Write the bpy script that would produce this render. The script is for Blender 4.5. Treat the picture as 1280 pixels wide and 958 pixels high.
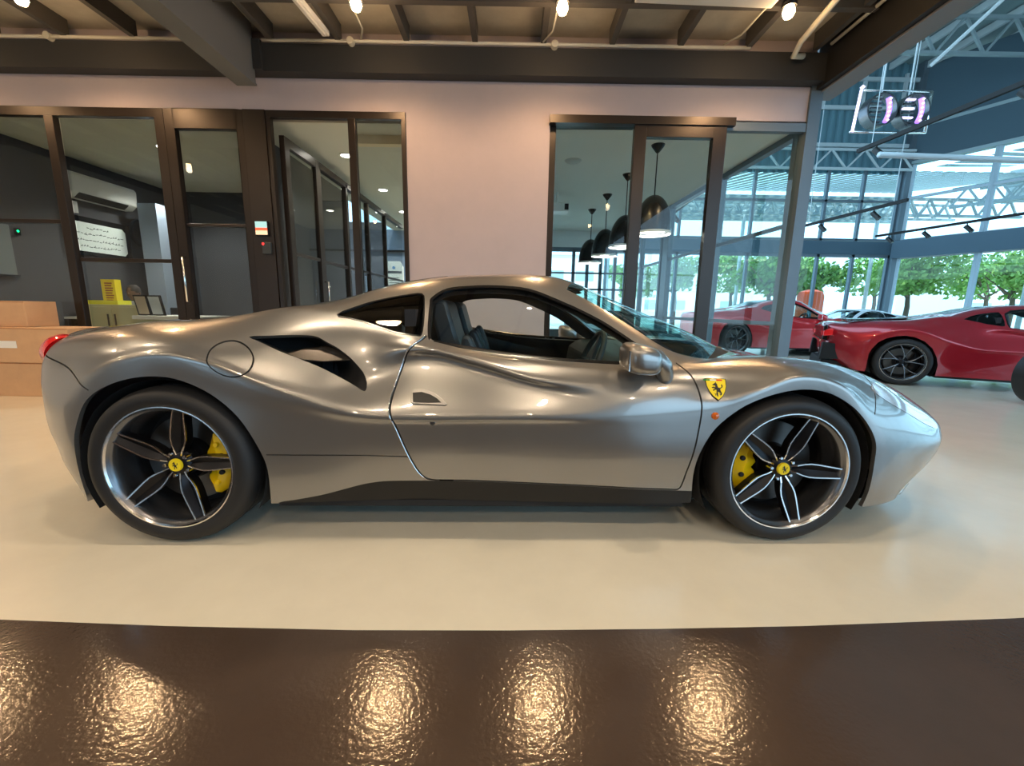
import bpy, bmesh, math, random
import numpy as np
from mathutils import Vector, Matrix
random.seed(7)
sc = bpy.context.scene
for o in list(bpy.data.objects): bpy.data.objects.remove(o)
PI = math.pi
# ------------------------------------------------------------------ camera
TH, RO, CAMH, FPX = .1771, .0171, 1.031, 520.
fwd = Vector((0, math.cos(TH), -math.sin(TH))); rt = Vector((1, 0, 0)); upv = rt.cross(fwd)
cx = rt*math.cos(RO) + upv*math.sin(RO); cy = -rt*math.sin(RO) + upv*math.cos(RO)
cd = bpy.data.cameras.new('camera'); cam = bpy.data.objects.new('camera', cd); sc.collection.objects.link(cam)
M = Matrix((cx, cy, -fwd)).transposed().to_4x4(); M.translation = (0, 0, CAMH); cam.matrix_world = M
cd.sensor_width = 36; cd.lens = 36*FPX/1280; cd.clip_start = .02; cd.clip_end = 400
sc.camera = cam
# ------------------------------------------------------------------ exposure, world, sun
vs = sc.view_settings; vs.view_transform = 'Standard'; vs.look = 'None'; vs.gamma = 1; vs.use_curve_mapping = False
vs.exposure = 0.0
w = bpy.data.worlds.new('world'); sc.world = w; w.use_nodes = True
bg = w.node_tree.nodes['Background']; bg.inputs[0].default_value = (.46, .75, 1, 1); bg.inputs[1].default_value = 3.8
sd = bpy.data.lights.new('sun', 'SUN'); sd.energy = 4.0; sd.angle = .02; sd.color = (1, .96, .88)
so = bpy.data.objects.new('sun', sd); sc.collection.objects.link(so); so.location = (10, -20, 30)
so.rotation_euler = Vector((-.25, .62, -1)).to_track_quat('-Z', 'Y').to_euler()
WARM = (1, .60, .30); WARM2 = (1, .80, .58)
LAMP_W = 72; CEIL_LAMP_W = 66

# ------------------------------------------------------------------ materials
def mat(name, col, rough=.5, metal=0., coat=0., emit=None, es=0., bump=None, var=None, spec=.5, trans=0, coat_r=.03):
    m = bpy.data.materials.new(name); m.use_nodes = True; nt = m.node_tree; b = nt.nodes['Principled BSDF']
    b.inputs['Base Color'].default_value = (*col, 1); b.inputs['Roughness'].default_value = rough
    b.inputs['Metallic'].default_value = metal; b.inputs['Coat Weight'].default_value = coat
    b.inputs['Coat Roughness'].default_value = coat_r
    b.inputs['Specular IOR Level'].default_value = spec; b.inputs['Transmission Weight'].default_value = trans
    if emit: b.inputs['Emission Color'].default_value = (*emit, 1); b.inputs['Emission Strength'].default_value = es
    if bump or var:
        tc = nt.nodes.new('ShaderNodeTexCoord')
    if bump:
        n = nt.nodes.new('ShaderNodeTexNoise'); n.inputs['Scale'].default_value = bump[0]; n.inputs['Detail'].default_value = 3
        bp = nt.nodes.new('ShaderNodeBump'); bp.inputs['Strength'].default_value = bump[1]; bp.inputs['Distance'].default_value = bump[2] if len(bump) > 2 else .002
        nt.links.new(tc.outputs['Object'], n.inputs['Vector']); nt.links.new(n.outputs[0], bp.inputs['Height']); nt.links.new(bp.outputs[0], b.inputs['Normal'])
    if var:   # (scale, colour2, low, high)
        n = nt.nodes.new('ShaderNodeTexNoise'); n.inputs['Scale'].default_value = var[0]; n.inputs['Detail'].default_value = 6; n.inputs['Roughness'].default_value = .65
        r = nt.nodes.new('ShaderNodeValToRGB'); r.color_ramp.elements[0].position = var[2]; r.color_ramp.elements[1].position = var[3]
        r.color_ramp.elements[0].color = (*col, 1); r.color_ramp.elements[1].color = (*var[1], 1)
        nt.links.new(tc.outputs['Object'], n.inputs['Vector']); nt.links.new(n.outputs[0], r.inputs[0]); nt.links.new(r.outputs[0], b.inputs['Base Color'])
    return m
def glassmat(name, tint, refl=1.0, rough=0., base=.0):
    m = bpy.data.materials.new(name); m.use_nodes = True; nt = m.node_tree; nt.nodes.remove(nt.nodes['Principled BSDF'])
    out = nt.nodes['Material Output']; t = nt.nodes.new('ShaderNodeBsdfTransparent'); t.inputs[0].default_value = (*tint, 1)
    g = nt.nodes.new('ShaderNodeBsdfGlossy'); g.inputs['Roughness'].default_value = rough; g.inputs[0].default_value = (refl, refl, refl, 1)
    fr = nt.nodes.new('ShaderNodeFresnel'); fr.inputs[0].default_value = 1.45; mx = nt.nodes.new('ShaderNodeMixShader')
    ad = nt.nodes.new('ShaderNodeMath'); ad.operation = 'ADD'; ad.inputs[1].default_value = base; ad.use_clamp = True
    ge = nt.nodes.new('ShaderNodeNewGeometry'); iv = nt.nodes.new('ShaderNodeMath'); iv.operation = 'SUBTRACT'; iv.inputs[0].default_value = 1   # the far face of a pane adds no second mirror
    ml = nt.nodes.new('ShaderNodeMath'); ml.operation = 'MULTIPLY'
    nt.links.new(ge.outputs['Backfacing'], iv.inputs[1]); nt.links.new(fr.outputs[0], ad.inputs[0]); nt.links.new(ad.outputs[0], ml.inputs[0]); nt.links.new(iv.outputs[0], ml.inputs[1]); nt.links.new(ml.outputs[0], mx.inputs[0])
    nt.links.new(t.outputs[0], mx.inputs[1]); nt.links.new(g.outputs[0], mx.inputs[2]); nt.links.new(mx.outputs[0], out.inputs[0])
    return m
def paint(name, col, metal=.75, rough=.32, fleck=0):
    return mat(name, col, rough=rough, metal=metal, coat=1.0, spec=.5)
MT = dict(
    silver=paint('silver_paint', (.285, .275, .262), .74, .29),
    red=mat('red_paint', (.62, .012, .018), .3, .25, 1.0), crimson=mat('crimson_paint', (.40, .010, .022), .3, .4, 1.0),
    white_paint=mat('white_paint', (.75, .8, .85), .3, 0, 1.0),
    black=mat('black_gloss', (.008, .008, .009), .18), rubber=mat('rubber', (.009, .009, .010), .6, bump=(90, .15)),
    skirt=mat('carbon_skirt', (.014, .013, .012), .32, 0, 0, spec=.3), matblack=mat('matt_black', (.010, .010, .011), .8),
    gun=mat('gunmetal', (.17, .175, .19), .27, .9), bright=mat('machined_alloy', (.82, .8, .78), .18, 1.0),
    darkgun=mat('dark_gunmetal', (.018, .018, .021), .35, .8), disc=mat('brake_iron', (.10, .095, .09), .35, .9),
    yellow=mat('caliper_yellow', (.85, .55, .0), .35, 0, .6), badge=mat('badge_yellow', (.92, .70, .01), .4), ink=mat('badge_black', (.01, .01, .01), .5),
    green=mat('badge_green', (.0, .25, .05), .4), flagred=mat('badge_red', (.7, .01, .01), .4), flagwhite=mat('badge_white', (.85, .85, .8), .4),
    redlens=mat('red_lens', (.75, .01, .015), .08, 0, 1.0, emit=(1, .02, .02), es=.12), orange=mat('orange_lens', (.6, .12, .01), .12, 0, 1),
    lens=mat('headlamp_lens', (.55, .58, .64), .12, .35, 1.0), chrome=mat('chrome', (.9, .9, .9), .08, 1),
    leather=mat('seat_leather', (.020, .027, .036), .45), cabin=mat('cabin_black', (.008, .009, .012), .7), dash=mat('dash_grey', (.025, .035, .042), .5),
    cglass=glassmat('car_glass', (.86, .93, .93)), dkglass=glassmat('privacy_glass', (.06, .07, .08)), wsglass=glassmat('windscreen_glass', (.55, .75, .72), base=.03),
    glass=glassmat('clear_pane', (.93, .97, .96), .9), oglass=glassmat('office_pane', (.80, .83, .83), .9, base=.01), fglass=glassmat('facade_pane', (.88, .96, .97), .9),
    wall=mat('lilac_plaster', (.46, .405, .425), .85, bump=(35, .12), var=(3, (.435, .385, .405), .4, .7)), dkwall=mat('charcoal_wall', (.06, .06, .068), .8), wallgrey=mat('grey_wall', (.28, .29, .30), .8),
    whitewall=mat('white_wall', (.72, .72, .70), .8), ceil=mat('cream_ceiling', (.60, .59, .50), .9), mceil=mat('white_ceiling', (.78, .82, .80), .9),
    bronze=mat('bronze_frame', (.028, .021, .017), .32, .4), beam=mat('beam_paint', (.030, .031, .032), .6), joist=mat('joist_paint', (.085, .08, .075), .6),
    deck=mat('cement_deck', (.52, .49, .42), .9, var=(5, (.42, .39, .33), .35, .75)), pipe=mat('conduit_white', (.66, .64, .55), .5),
    white=mat('white_plastic', (.78, .78, .75), .4), cream=mat('cream_laminate', (.52, .50, .30), .5), carton=mat('cardboard', (.62, .38, .21), .85, bump=(60, .1), var=(6, (.56, .34, .19), .4, .7)),
    tape=mat('parcel_tape', (.60, .42, .22), .3), paper=mat('paper', (.8, .8, .78), .7), yel=mat('yellow_card', (.9, .72, .02), .6), inkr=mat('brown_print', (.35, .12, .03), .6),
    steel=mat('roof_steel', (.30, .38, .40), .5, .2), ltsteel=mat('light_steel', (.55, .62, .64), .5, .1), dksteel=mat('blue_steel', (.07, .12, .16), .5, .3), frame=mat('facade_frame', (.13, .17, .20), .45, .4),
    sheet=mat('blue_sheet', (.13, .26, .31), .6, .1), roofsheet=mat('roof_sheet', (.22, .30, .31), .6, .1), clad=mat('dark_cladding', (.055, .10, .13), .6),
    leaf=mat('leaf_green', (.16, .34, .06), .6), leaf2=mat('leaf_light', (.26, .46, .10), .6), bark=mat('bark', (.15, .11, .08), .9), outside=mat('outside_paving', (.62, .62, .60), .9), building=mat('white_building', (.8, .82, .84), .8),
    skin=mat('skin_brown', (.20, .11, .07), .6), hair=mat('hair_dark', (.03, .02, .015), .7), shirt=mat('white_shirt', (.68, .70, .76), .8), trousers=mat('dark_trousers', (.03, .03, .04), .8),
    orangep=mat('orange_plastic', (.85, .10, .015), .5), bulb=mat('lamp_bulb', (1, .8, .5), emit=(1, .66, .32), es=60), spot=mat('downlight', (1, 1, .9), emit=(1, .97, .86), es=26),
    tube=mat('fluorescent', (1, 1, 1), emit=(.95, 1, .97), es=1.0), violet=mat('violet_led', (.5, .3, 1), emit=(.45, .20, 1), es=1.4), ledwhite=mat('violet_white_led', (.9, .8, 1), emit=(.80, .66, 1), es=1.6),
    gled=mat('green_led', (0, 1, .2), emit=(0, 1, .25), es=4), rled=mat('red_led', (1, 0, 0), emit=(1, .02, .02), es=4),
    screen=mat('reader_screen', (.7, .6, .4), emit=(.85, .62, .42), es=.9), screenb=mat('reader_screen_blue', (.3, .6, .6), emit=(.35, .6, .62), es=.9), screenr=mat('reader_screen_red', (.8, .1, .05), emit=(.9, .12, .05), es=1.0),
    pend=mat('pendant_black', (.02, .02, .022), .25, .3), pendin=mat('pendant_inner', (.75, .75, .72), .5), beigewall=mat('beige_soffit', (.75, .62, .42), .8), bluep=mat('pale_blue_pilaster', (.30, .36, .46), .7),
    floorw=mat('white_epoxy', (.78, .73, .60), .22, bump=(14, .05, .004), var=(2.2, (.71, .66, .54), .35, .75), coat=.35, coat_r=.12),
    floorb=mat('brown_epoxy', (.056, .039, .030), .13, bump=(70, .42, .002), var=(2.5, (.068, .047, .036), .35, .75), spec=.65),
)
# ------------------------------------------------------------------ mesh helpers
def link(o, parent=None):
    sc.collection.objects.link(o)
    if parent is not None: o.parent = parent
    return o
def tag(o, label, cat, group=None, kind=None):
    if label: o['label'] = label
    if cat: o['category'] = cat
    if group: o['group'] = group
    if kind: o['kind'] = kind
    return o
def empty(name, loc=(0, 0, 0), rz=0, parent=None):
    o = bpy.data.objects.new(name, None); o.empty_display_size = .1; o.location = loc; o.rotation_euler = (0, 0, rz); return link(o, parent)
class MB:
    def __init__(s): s.v = []; s.f = []
    def add(s, vs_, fs): n = len(s.v); s.v += [tuple(p) for p in vs_]; s.f += [tuple(i+n for i in f) for f in fs]; return s
    def box(s, a, b):
        (x0, y0, z0), (x1, y1, z1) = a, b
        return s.add([(x0,y0,z0),(x1,y0,z0),(x1,y1,z0),(x0,y1,z0),(x0,y0,z1),(x1,y0,z1),(x1,y1,z1),(x0,y1,z1)],
                     [(0,3,2,1),(4,5,6,7),(0,1,5,4),(1,2,6,5),(2,3,7,6),(3,0,4,7)])
    def bar(s, p, q, w_, h_, up=(0, 0, 1)):      # box beam from p to q
        p = Vector(p); q = Vector(q); d = (q-p).normalized(); u = Vector(up)
        if abs(d.dot(u)) > .98: u = Vector((0, 1, 0))
        a = d.cross(u).normalized(); b = a.cross(d).normalized(); vs_ = []
        for c in (p, q):
            for i, j in ((-1,-1),(1,-1),(1,1),(-1,1)): vs_.append(c + a*i*w_/2 + b*j*h_/2)
        return s.add(vs_, [(0,1,2,3),(7,6,5,4),(0,4,5,1),(1,5,6,2),(2,6,7,3),(3,7,4,0)])
    def tube(s, pts, r, n=8, closed=False):
        pts = [Vector(p) for p in pts]; N = len(pts); vs_ = []; prev = None
        for k, p in enumerate(pts):
            if closed: d = pts[(k+1) % N]-pts[k-1]
            else: d = pts[min(k+1, N-1)]-pts[max(k-1, 0)]
            d.normalize(); u = prev if prev is not None else (Vector((0,0,1)) if abs(d.z) < .9 else Vector((0,1,0)))
            a = d.cross(u).normalized(); b = a.cross(d).normalized(); prev = b
            rr = r[k] if isinstance(r, (list, tuple)) else r
            vs_ += [p + (a*math.cos(2*PI*j/n) + b*math.sin(2*PI*j/n))*rr for j in range(n)]
        fs = []
        for k in range(N if closed else N-1):
            for j in range(n): k2 = (k+1) % N; fs.append((k*n+j, k*n+(j+1) % n, k2*n+(j+1) % n, k2*n+j))
        if not closed: fs += [tuple(range(n-1, -1, -1)), tuple((N-1)*n+j for j in range(n))]
        return s.add(vs_, fs)
    def lathe(s, prof, c=(0, 0, 0), axis='z', n=32, a0=0, a1=2*PI, close=False):   # prof: (r, h)
        full = abs(a1-a0-2*PI) < 1e-6; m = n if full else n+1; vs_ = []; P = len(prof)
        for k in range(m):
            a = a0+(a1-a0)*k/n
            for r, h in prof:
                x, y = r*math.cos(a), r*math.sin(a)
                vs_.append((c[0]+x, c[1]+y, c[2]+h) if axis == 'z' else ((c[0]+x, c[1]+h, c[2]+y) if axis == 'y' else (c[0]+h, c[1]+x, c[2]+y)))
        fs = []
        for k in range(n):
            k2 = (k+1) % m
            for j in range(P if close else P-1): j2 = (j+1) % P; fs.append((k*P+j, k2*P+j, k2*P+j2, k*P+j2))
        return s.add(vs_, fs)
    def prism(s, poly, d0, d1, axis='y'):
        def mk(p, d): return (p[0], d, p[1]) if axis == 'y' else ((p[0], p[1], d) if axis == 'z' else (d, p[0], p[1]))
        n = len(poly); vs_ = [mk(p, d0) for p in poly]+[mk(p, d1) for p in poly]
        return s.add(vs_, [tuple(range(n)), tuple(range(2*n-1, n-1, -1))]+[(i, (i+1) % n, n+(i+1) % n, n+i) for i in range(n)])
    def build(s, name, m, parent=None, smooth=False, bevel=0, sub=0, loc=None):
        me = bpy.data.meshes.new(name); me.from_pydata([tuple(v) for v in s.v], [], s.f); me.materials.append(MT[m] if isinstance(m, str) else m)
        bm = bmesh.new(); bm.from_mesh(me)
        bmesh.ops.remove_doubles(bm, verts=bm.verts, dist=1e-6); bmesh.ops.recalc_face_normals(bm, faces=bm.faces); bm.to_mesh(me); bm.free()
        if loc is not None:      # put the origin at the thing's base
            for v in me.vertices: v.co -= Vector(loc)
        if smooth: me.shade_smooth()
        o = link(bpy.data.objects.new(name, me), parent)
        if loc is not None: o.location = loc
        if bevel:
            b = o.modifiers.new('bevel', 'BEVEL'); b.width = bevel; b.segments = 2; b.limit_method = 'ANGLE'
        if sub:
            b = o.modifiers.new('subdivision', 'SUBSURF'); b.levels = b.render_levels = sub
        if smooth == 'auto':
            me.set_sharp_from_angle(angle=math.radians(38))
        return o
def bx(a, b): return MB().box(a, b)
def struct(o, parent=None): o['kind'] = 'structure'; return o
def thing_box(name, a, b, m, label, cat, group=None, bevel=0):
    o = bx(a, b).build(name, m, bevel=bevel, loc=((a[0]+b[0])/2, (a[1]+b[1])/2, a[2])); return tag(o, label, cat, group)
def aim_light(name, typ, loc, direction, energy, color, parent=None, **kw):
    l = bpy.data.lights.new(name, typ); l.energy = energy; l.color = color
    for k, v in kw.items(): setattr(l, k, v)
    o = link(bpy.data.objects.new(name, l), parent); o.location = loc
    o.rotation_euler = Vector(direction).to_track_quat('-Z', 'Y').to_euler(); return o

# ================================================================== ROOM
WY = 5.0                                         # showroom wall plane
# floor: painted edge between brown and white epoxy, slightly bowed
edge = [(-9, 1.30), (-3, 1.225), (-1.65, 1.199), (-1.1, 1.184), (-.5, 1.18), (0, 1.19), (.5, 1.208), (.98, 1.231), (1.76, 1.285), (3, 1.40), (9, 2.0), (30, 4.1)]
f = MB(); n = len(edge); f.add([(x, y, 0) for x, y in edge]+[(x, 26, 0) for x, y in edge], [(i, i+1, n+i+1, n+i) for i in range(n-1)]); struct(f.build('floor', 'floorw'))
f = MB(); f.add([(x, y, 0) for x, y in edge]+[(x, -8, 0) for x, y in edge], [(i, n+i, n+i+1, i+1) for i in range(n-1)]); struct(f.build('floor', 'floorb'))
# wall_front with openings
f = MB(); T0, T1 = WY, WY+.18
f.box((-9, T0, 3.12), (-1.215, T1, 4.15)); f.box((-9, T0, 0), (-6.35, T1, 3.12)); f.box((-1.215, T0, 0), (.37, T1, 4.15)); f.box((.37, T0, 3.10), (3.2, T1, 4.15))
struct(f.build('wall_front', 'wall'))
struct(MB().box((3.17, WY-.03, 0), (3.30, WY+.12, 3.72)).build('trim_1', 'frame'))
struct(bx((-9.2, -8, 0), (-9, 8.5, 4.15)).build('wall_left', 'whitewall'))
# wall behind the photographer, with two window openings
f = MB()
for a, b in (((-9, -8.2, 0), (26, -8, .5)), ((-9, -8.2, 3.3), (3.8, -8, 9.6)), ((3.8, -8.2, 6.4), (27, -8, 9.6)), ((-9, -8.2, .5), (-8.6, -8, 3.3)), ((-6.2, -8.2, .5), (3.8, -8, 3.3)), ((-8.6, -8.2, 2.3), (-6.2, -8, 3.3)), ((10, -8.2, .5), (10.2, -8, 6.4)), ((17, -8.2, .5), (17.2, -8, 6.4))): f.box(a, b)
struct(f.build('wall_back', 'wallgrey'))
# mezzanine deck with panels between joists
f = MB(); f.box((-9, -8, 3.88), (3.25, 5.0, 3.95)); struct(f.build('ceiling', 'deck'))
f = MB()
k = 0
x = -8.9
while x < 3.2:
    f.bar((x, -8, 3.80), (x, 4.86, 3.80), .055, .16); x += .705
struct(f.build('ceiling', 'joist'))
f = MB()
for y in (-6.2, -4.1, -2, .1, 2.2, 4.25): f.bar((-9, y, 3.79), (3.2, y, 3.79), .06, .17)
struct(f.build('ceiling', 'joist'))
struct(bx((-9, 4.86, 3.44), (3.22, 4.995, 3.70)).build('trim_2', 'beam'))
# big downstand beam at left, channel beam at right
f = MB(); f.box((-2.95, -8, 3.295), (-2.74, 4.86, 3.315)); f.box((-2.95, -8, 3.315), (-2.75, 4.86, 3.88)); struct(f.build('trim_3', mat('beam_grey', (.15, .15, .15), .55)))
struct(bx((-2.74, 4.82, 3.44), (-2.66, 4.86, 3.72)).build('trim_4', 'beam'))
f = MB(); f.box((3.22, -8, 3.40), (3.28, 5.0, 4.10)); struct(f.build('trim_5', mat('beam_black', (.012, .011, .010), .6)))
f = MB(); f.box((3.28, -8, 3.38), (3.50, 5.15, 3.41)); f.box((3.28, -8, 3.41), (3.44, 5.15, 4.4)); struct(f.build('trim_6', mat('flange_grey', (.20, .20, .21), .5)))

# ---- pipes and conduits under the deck (each a thing)
def pipe(pts, r, label, name='conduit', m='pipe'):
    o = MB().tube(pts, r, 8).build(name, m, smooth=True, loc=pts[0]); return tag(o, label, 'pipe')
pipe([(-8.9, 4.84, 3.715), (-2.97, 4.84, 3.715)], .016, 'white conduit running along the dark beam left of the big downstand beam')
pipe([(-2.64, 4.835, 3.715), (-2.45, 4.84, 3.715), (-2.25, 4.84, 3.72), (2.4, 4.84, 3.72)], .016, 'long white conduit running along the dark beam above the lilac wall')
def jbox(x, label):
    o = MB().lathe([(0, -.03), (.035, -.03), (.035, .03), (0, .03)], (0, 0, 0), 'y', 14).build('junction_box', 'pipe'); o.location = (x, 4.83, 3.71); tag(o, label, 'junction box')
jbox(-1.72, 'round white junction box on the conduit beside the downstand beam'); jbox(.38, 'round white junction box on the conduit at the middle of the beam'); jbox(-4.83, 'white junction box on the conduit at far left')
pipe([(2.45, 2.4, 3.66), (2.78, 4.62, 3.66), (2.80, 4.75, 3.60), (2.92, 4.78, 3.62)], .028, 'bent beige pipe running overhead beside the black right hand beam')
pipe([(3.17, 2.0, 3.72), (3.17, 4.75, 3.72)], .016, 'thin beige pipe along the face of the black right hand beam')

# ---- ceiling lamps (warm), with drop conduit
def ceiling_lamp(x, y, label, z=3.62, power=LAMP_W, col=WARM):
    t = empty('ceiling_lamp', (x, y, z)); tag(t, label, 'lamp', 'warm lamps hanging under the deck')
    MB().tube([(0, 0, .05), (0, 0, .24)], .010, 6).build('stem', 'pipe', t)
    MB().lathe([(.018, .09), (.055, .06), (.062, .0), (.055, .0), (.048, .05), (.018, .07)], n=20, close=True).build('lamp_shade', 'darkgun', t, smooth=True)
    MB().lathe([(0, -.085), (.034, -.072), (.050, -.035), (.036, .01), (0, .04)], n=16).build('bulb', 'bulb', t, smooth=True)
    l = aim_light('lamp_light', 'SPOT', (0, 0, -.10), (0, 0, -1), power, col, t, shadow_soft_size=.05, spot_size=math.radians(160), spot_blend=.5); aim_light('lamp_glow', 'POINT', (0, 0, -.10), (0, 0, -1), power*.09, col, t, shadow_soft_size=.05); return t
xs = [-6.15, -4.29, -1.40, .38, 2.33]
lb = ['warm lamp hanging at the far left outside the frame', 'warm glowing ceiling lamp at upper left above the office windows', 'warm ceiling lamp just right of the downstand beam', 'warm glowing ceiling lamp above the middle of the lilac wall', 'warm glowing ceiling lamp beside the bent pipe at upper right']
for x, l in zip(xs, lb): ceiling_lamp(x, 4.10, l)
# rows of lamps behind and above the photographer (they glint in the paint)
for j, y in enumerate((1.6, -.9, -3.4)):
    for i, x in enumerate((-6.2, -4.3, -1.4, .4, 2.3)):
        ceiling_lamp(x, y, f'warm lamp under the deck, {["first", "second", "third", "fourth", "fifth"][i]} from the left in the {["row over the car side", "row behind the photographer", "rearmost row"][j]}', 3.62, CEIL_LAMP_W, WARM2)
# small conduit drops
for x, l in ((-1.50, 'left'), (.36, 'middle'), (2.2, 'right')):
    pipe([(x, 4.2, 3.70), (x-.02, 4.6, 3.70), (x-.1, 4.80, 3.72)], .009, f'thin curved cable conduit from the {l} ceiling lamp to the beam')
def strip_light(a, b, wd, label):
    t = empty('strip_light', a); tag(t, label, 'light fitting'); d = Vector(b)-Vector(a)
    MB().bar((0, 0, 0), d, wd, .05).build('housing', 'white', t, bevel=.006)
    u = d.normalized(); MB().bar(u*.04+Vector((0, 0, -.035)), d-u*.04+Vector((0, 0, -.035)), wd*.45, .02).build('diffuser', 'white', t); return t
strip_light((-2.02, 3.4, 3.68), (-1.90, 4.66, 3.68), .07, 'slim white batten running between joists beside the downstand beam')
strip_light((1.0, 4.0, 3.66), (2.2, 4.04, 3.66), .20, 'wide white strip light fitting under the deck at upper right')

# ---- left bank of glazing
def mull(x0, x1, z0=0, z1=3.12, y0=WY-.02, y1=WY+.05): return ((x0, y0, z0), (x1, y1, z1))
def window(name, frames, panes, gm='oglass', fm='bronze'):
    f = MB()
    for a, b in frames: f.box(a, b)
    o = struct(f.build(name, fm, bevel=.004))
    for a, b in panes: bx(a, b).build('pane', gm, o)
    return o
gy0, gy1 = WY+.035, WY+.047
window('window_1', [mull(-6.35, -3.87, 3.03), mull(-6.35, -6.25, 0, 3.03), mull(-5.18, -5.08, 0, 3.03), mull(-3.97, -3.87, 0, 3.03), mull(-6.25, -3.99, 0, .08), ((-6.25, WY+.01, 1.91), (-5.19, WY+.06, 1.95)), ((-5.06, WY+.01, 1.49), (-3.99, WY+.06, 1.53))],
       [((-6.25, gy0, .08), (-5.19, gy1, 3.02)), ((-5.06, gy0, .08), (-3.99, gy1, 3.02))])
d1 = window('door_1', [mull(-3.865, -3.76), mull(-3.07, -2.995), mull(-3.76, -3.07, 2.92, 3.12), mull(-3.76, -3.07, 0, .2), ((-3.76, WY-.0, 1.9), (-3.07, WY+.05, 1.93))], [((-3.76, gy0, .2), (-3.07, gy1, 2.92))])
f = MB().tube([(-3.80, WY-.02, 1.05), (-3.80, WY-.07, 1.05), (-3.80, WY-.07, 1.55), (-3.80, WY-.02, 1.55)], .012); f.build('door_handle', 'chrome', d1, smooth=True)
struct(bx((-2.99, WY-.03, 0), (-2.75, WY+.12, 3.12)).build('trim_7', mat('brown_panel', (.022, .015, .011), .35, .2)))
window('window_2', [mull(-2.745, -2.70, 0, 3.05), mull(-1.85, -1.77, 0, 3.05), mull(-1.265, -1.215, 0, 3.05), mull(-2.745, -1.215, 3.05), mull(-1.77, -1.27, 0, .1)], [((-1.77, gy0, .1), (-1.27, gy1, 3.04))])
# open door leaf swung inwards
def leaf_frame(y0, y1, x, z1, wd, name, gm='oglass'):
    f = MB(); f.box((x-.03, y0, 0), (x+.03, y0+wd, z1)); f.box((x-.03, y1-wd, 0), (x+.03, y1, z1)); f.box((x-.03, y0+wd, z1-wd), (x+.03, y1-wd, z1)); f.box((x-.03, y0+wd, 0), (x+.03, y1-wd, .12))
    f.box((x-.02, y0+wd, 1.62), (x+.02, y1-wd, 1.66))
    o = struct(f.build(name, 'bronze', bevel=.004)); bx((x-.006, y0+wd, .12), (x+.006, y1-wd, z1-wd)).build('pane', gm, o); return o
dl = leaf_frame(5.12, 5.98, -2.66, 2.92, .10, 'door_2')
MB().tube([(-2.62, 5.92, .95), (-2.57, 5.92, .95), (-2.57, 5.92, 1.35), (-2.62, 5.92, 1.35)], .011).build('door_handle', 'chrome', dl, smooth=True)
# glass partition running back
f = MB(); ys = [6.02, 6.95, 7.95, 9.0, 10.4]
for a, b in zip(ys[:-1], ys[1:]):
    f.box((-2.74, a, 0), (-2.66, a+.06, 2.92)); f.box((-2.74, a, 2.86), (-2.66, b, 2.94)); f.box((-2.72, a, 1.62), (-2.68, b, 1.66)); f.box((-2.74, a, 0), (-2.66, b, .1))
pr = struct(f.build('window_3', 'bronze')); 
for a, b in zip(ys[:-1], ys[1:]): bx((-2.706, a+.06, .1), (-2.694, b, 2.86)).build('pane', 'oglass', pr)
# reader and screen on the brown panel
t = empty('access_screen', (-2.87, WY-.03, 1.80)); tag(t, 'small lit screen mounted on the brown panel beside the office door', 'screen')
bx((-.075, -.03, 0), (.075, 0, .16)).build('housing', 'black', t, bevel=.006); bx((-.066, -.034, .085), (.066, -.030, .152)).build('display', 'screenb', t); bx((-.066, -.034, .055), (.066, -.0302, .085)).build('display', 'screenr', t); bx((-.066, -.034, .01), (.066, -.030, .055)).build('display', 'screen', t)
t = empty('card_reader', (-2.83, WY-.03, 1.60)); tag(t, 'dark card reader with a red light below the small lit screen', 'card reader')
bx((-.05, -.03, 0), (.05, 0, .13)).build('housing', 'dash', t, bevel=.006); MB().lathe([(0, -.034), (.012, -.034), (.012, -.03)], (-.035, 0, .11), 'y', 10).build('indicator_light', 'rled', t)

# ---- rooms behind the left bank
struct(bx((-6.6, 5.18, 0), (-6.452, 8.4, 3.08)).build('wall_left', 'dkwall')); struct(bx((-6.45, 8.28, 0), (-3.2, 8.4, 3.08)).build('wall_back', 'dkwall'))
struct(bx((-6.6, 5.18, 3.08), (-3.2, 8.4, 3.16)).build('ceiling', 'ceil'))
struct(bx((-3.3, 5.18, 3.08), (.36, 14.2, 3.16)).build('ceiling', 'ceil'))
f = MB(); f.box((-3.22, 5.3, 0), (-3.14, 8.3, 3.08)); struct(f.build('wall_left', 'dkwall'))
f = MB(); f.box((-3.6, 11.9, 0), (.36, 12.0, 3.1)); struct(f.build('wall_back', mat('blue_grey_wall', (.25, .30, .38), .8)))
struct(bx((-3.6, 11.8, 2.5), (.36, 11.9, 2.55)).build('trim_8', 'bronze'))
struct(bx((-9, 12.0, 0), (-3.6, 12.1, 3.3)).build('wall_back', 'dkwall')); struct(bx((-9.1, 8.5, 0), (-9, 12.0, 3.3)).build('wall_left', 'dkwall'))
struct(bx((.28, 5.18, 0), (.36, 12.0, 3.1)).build('wall_right', mat('pale_wall', (.42, .42, .40), .8)))
struct(bx((-6.15, 7.15, 0), (-5.85, 7.45, 2.62)).build('trim_9', 'bluep'))
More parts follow.
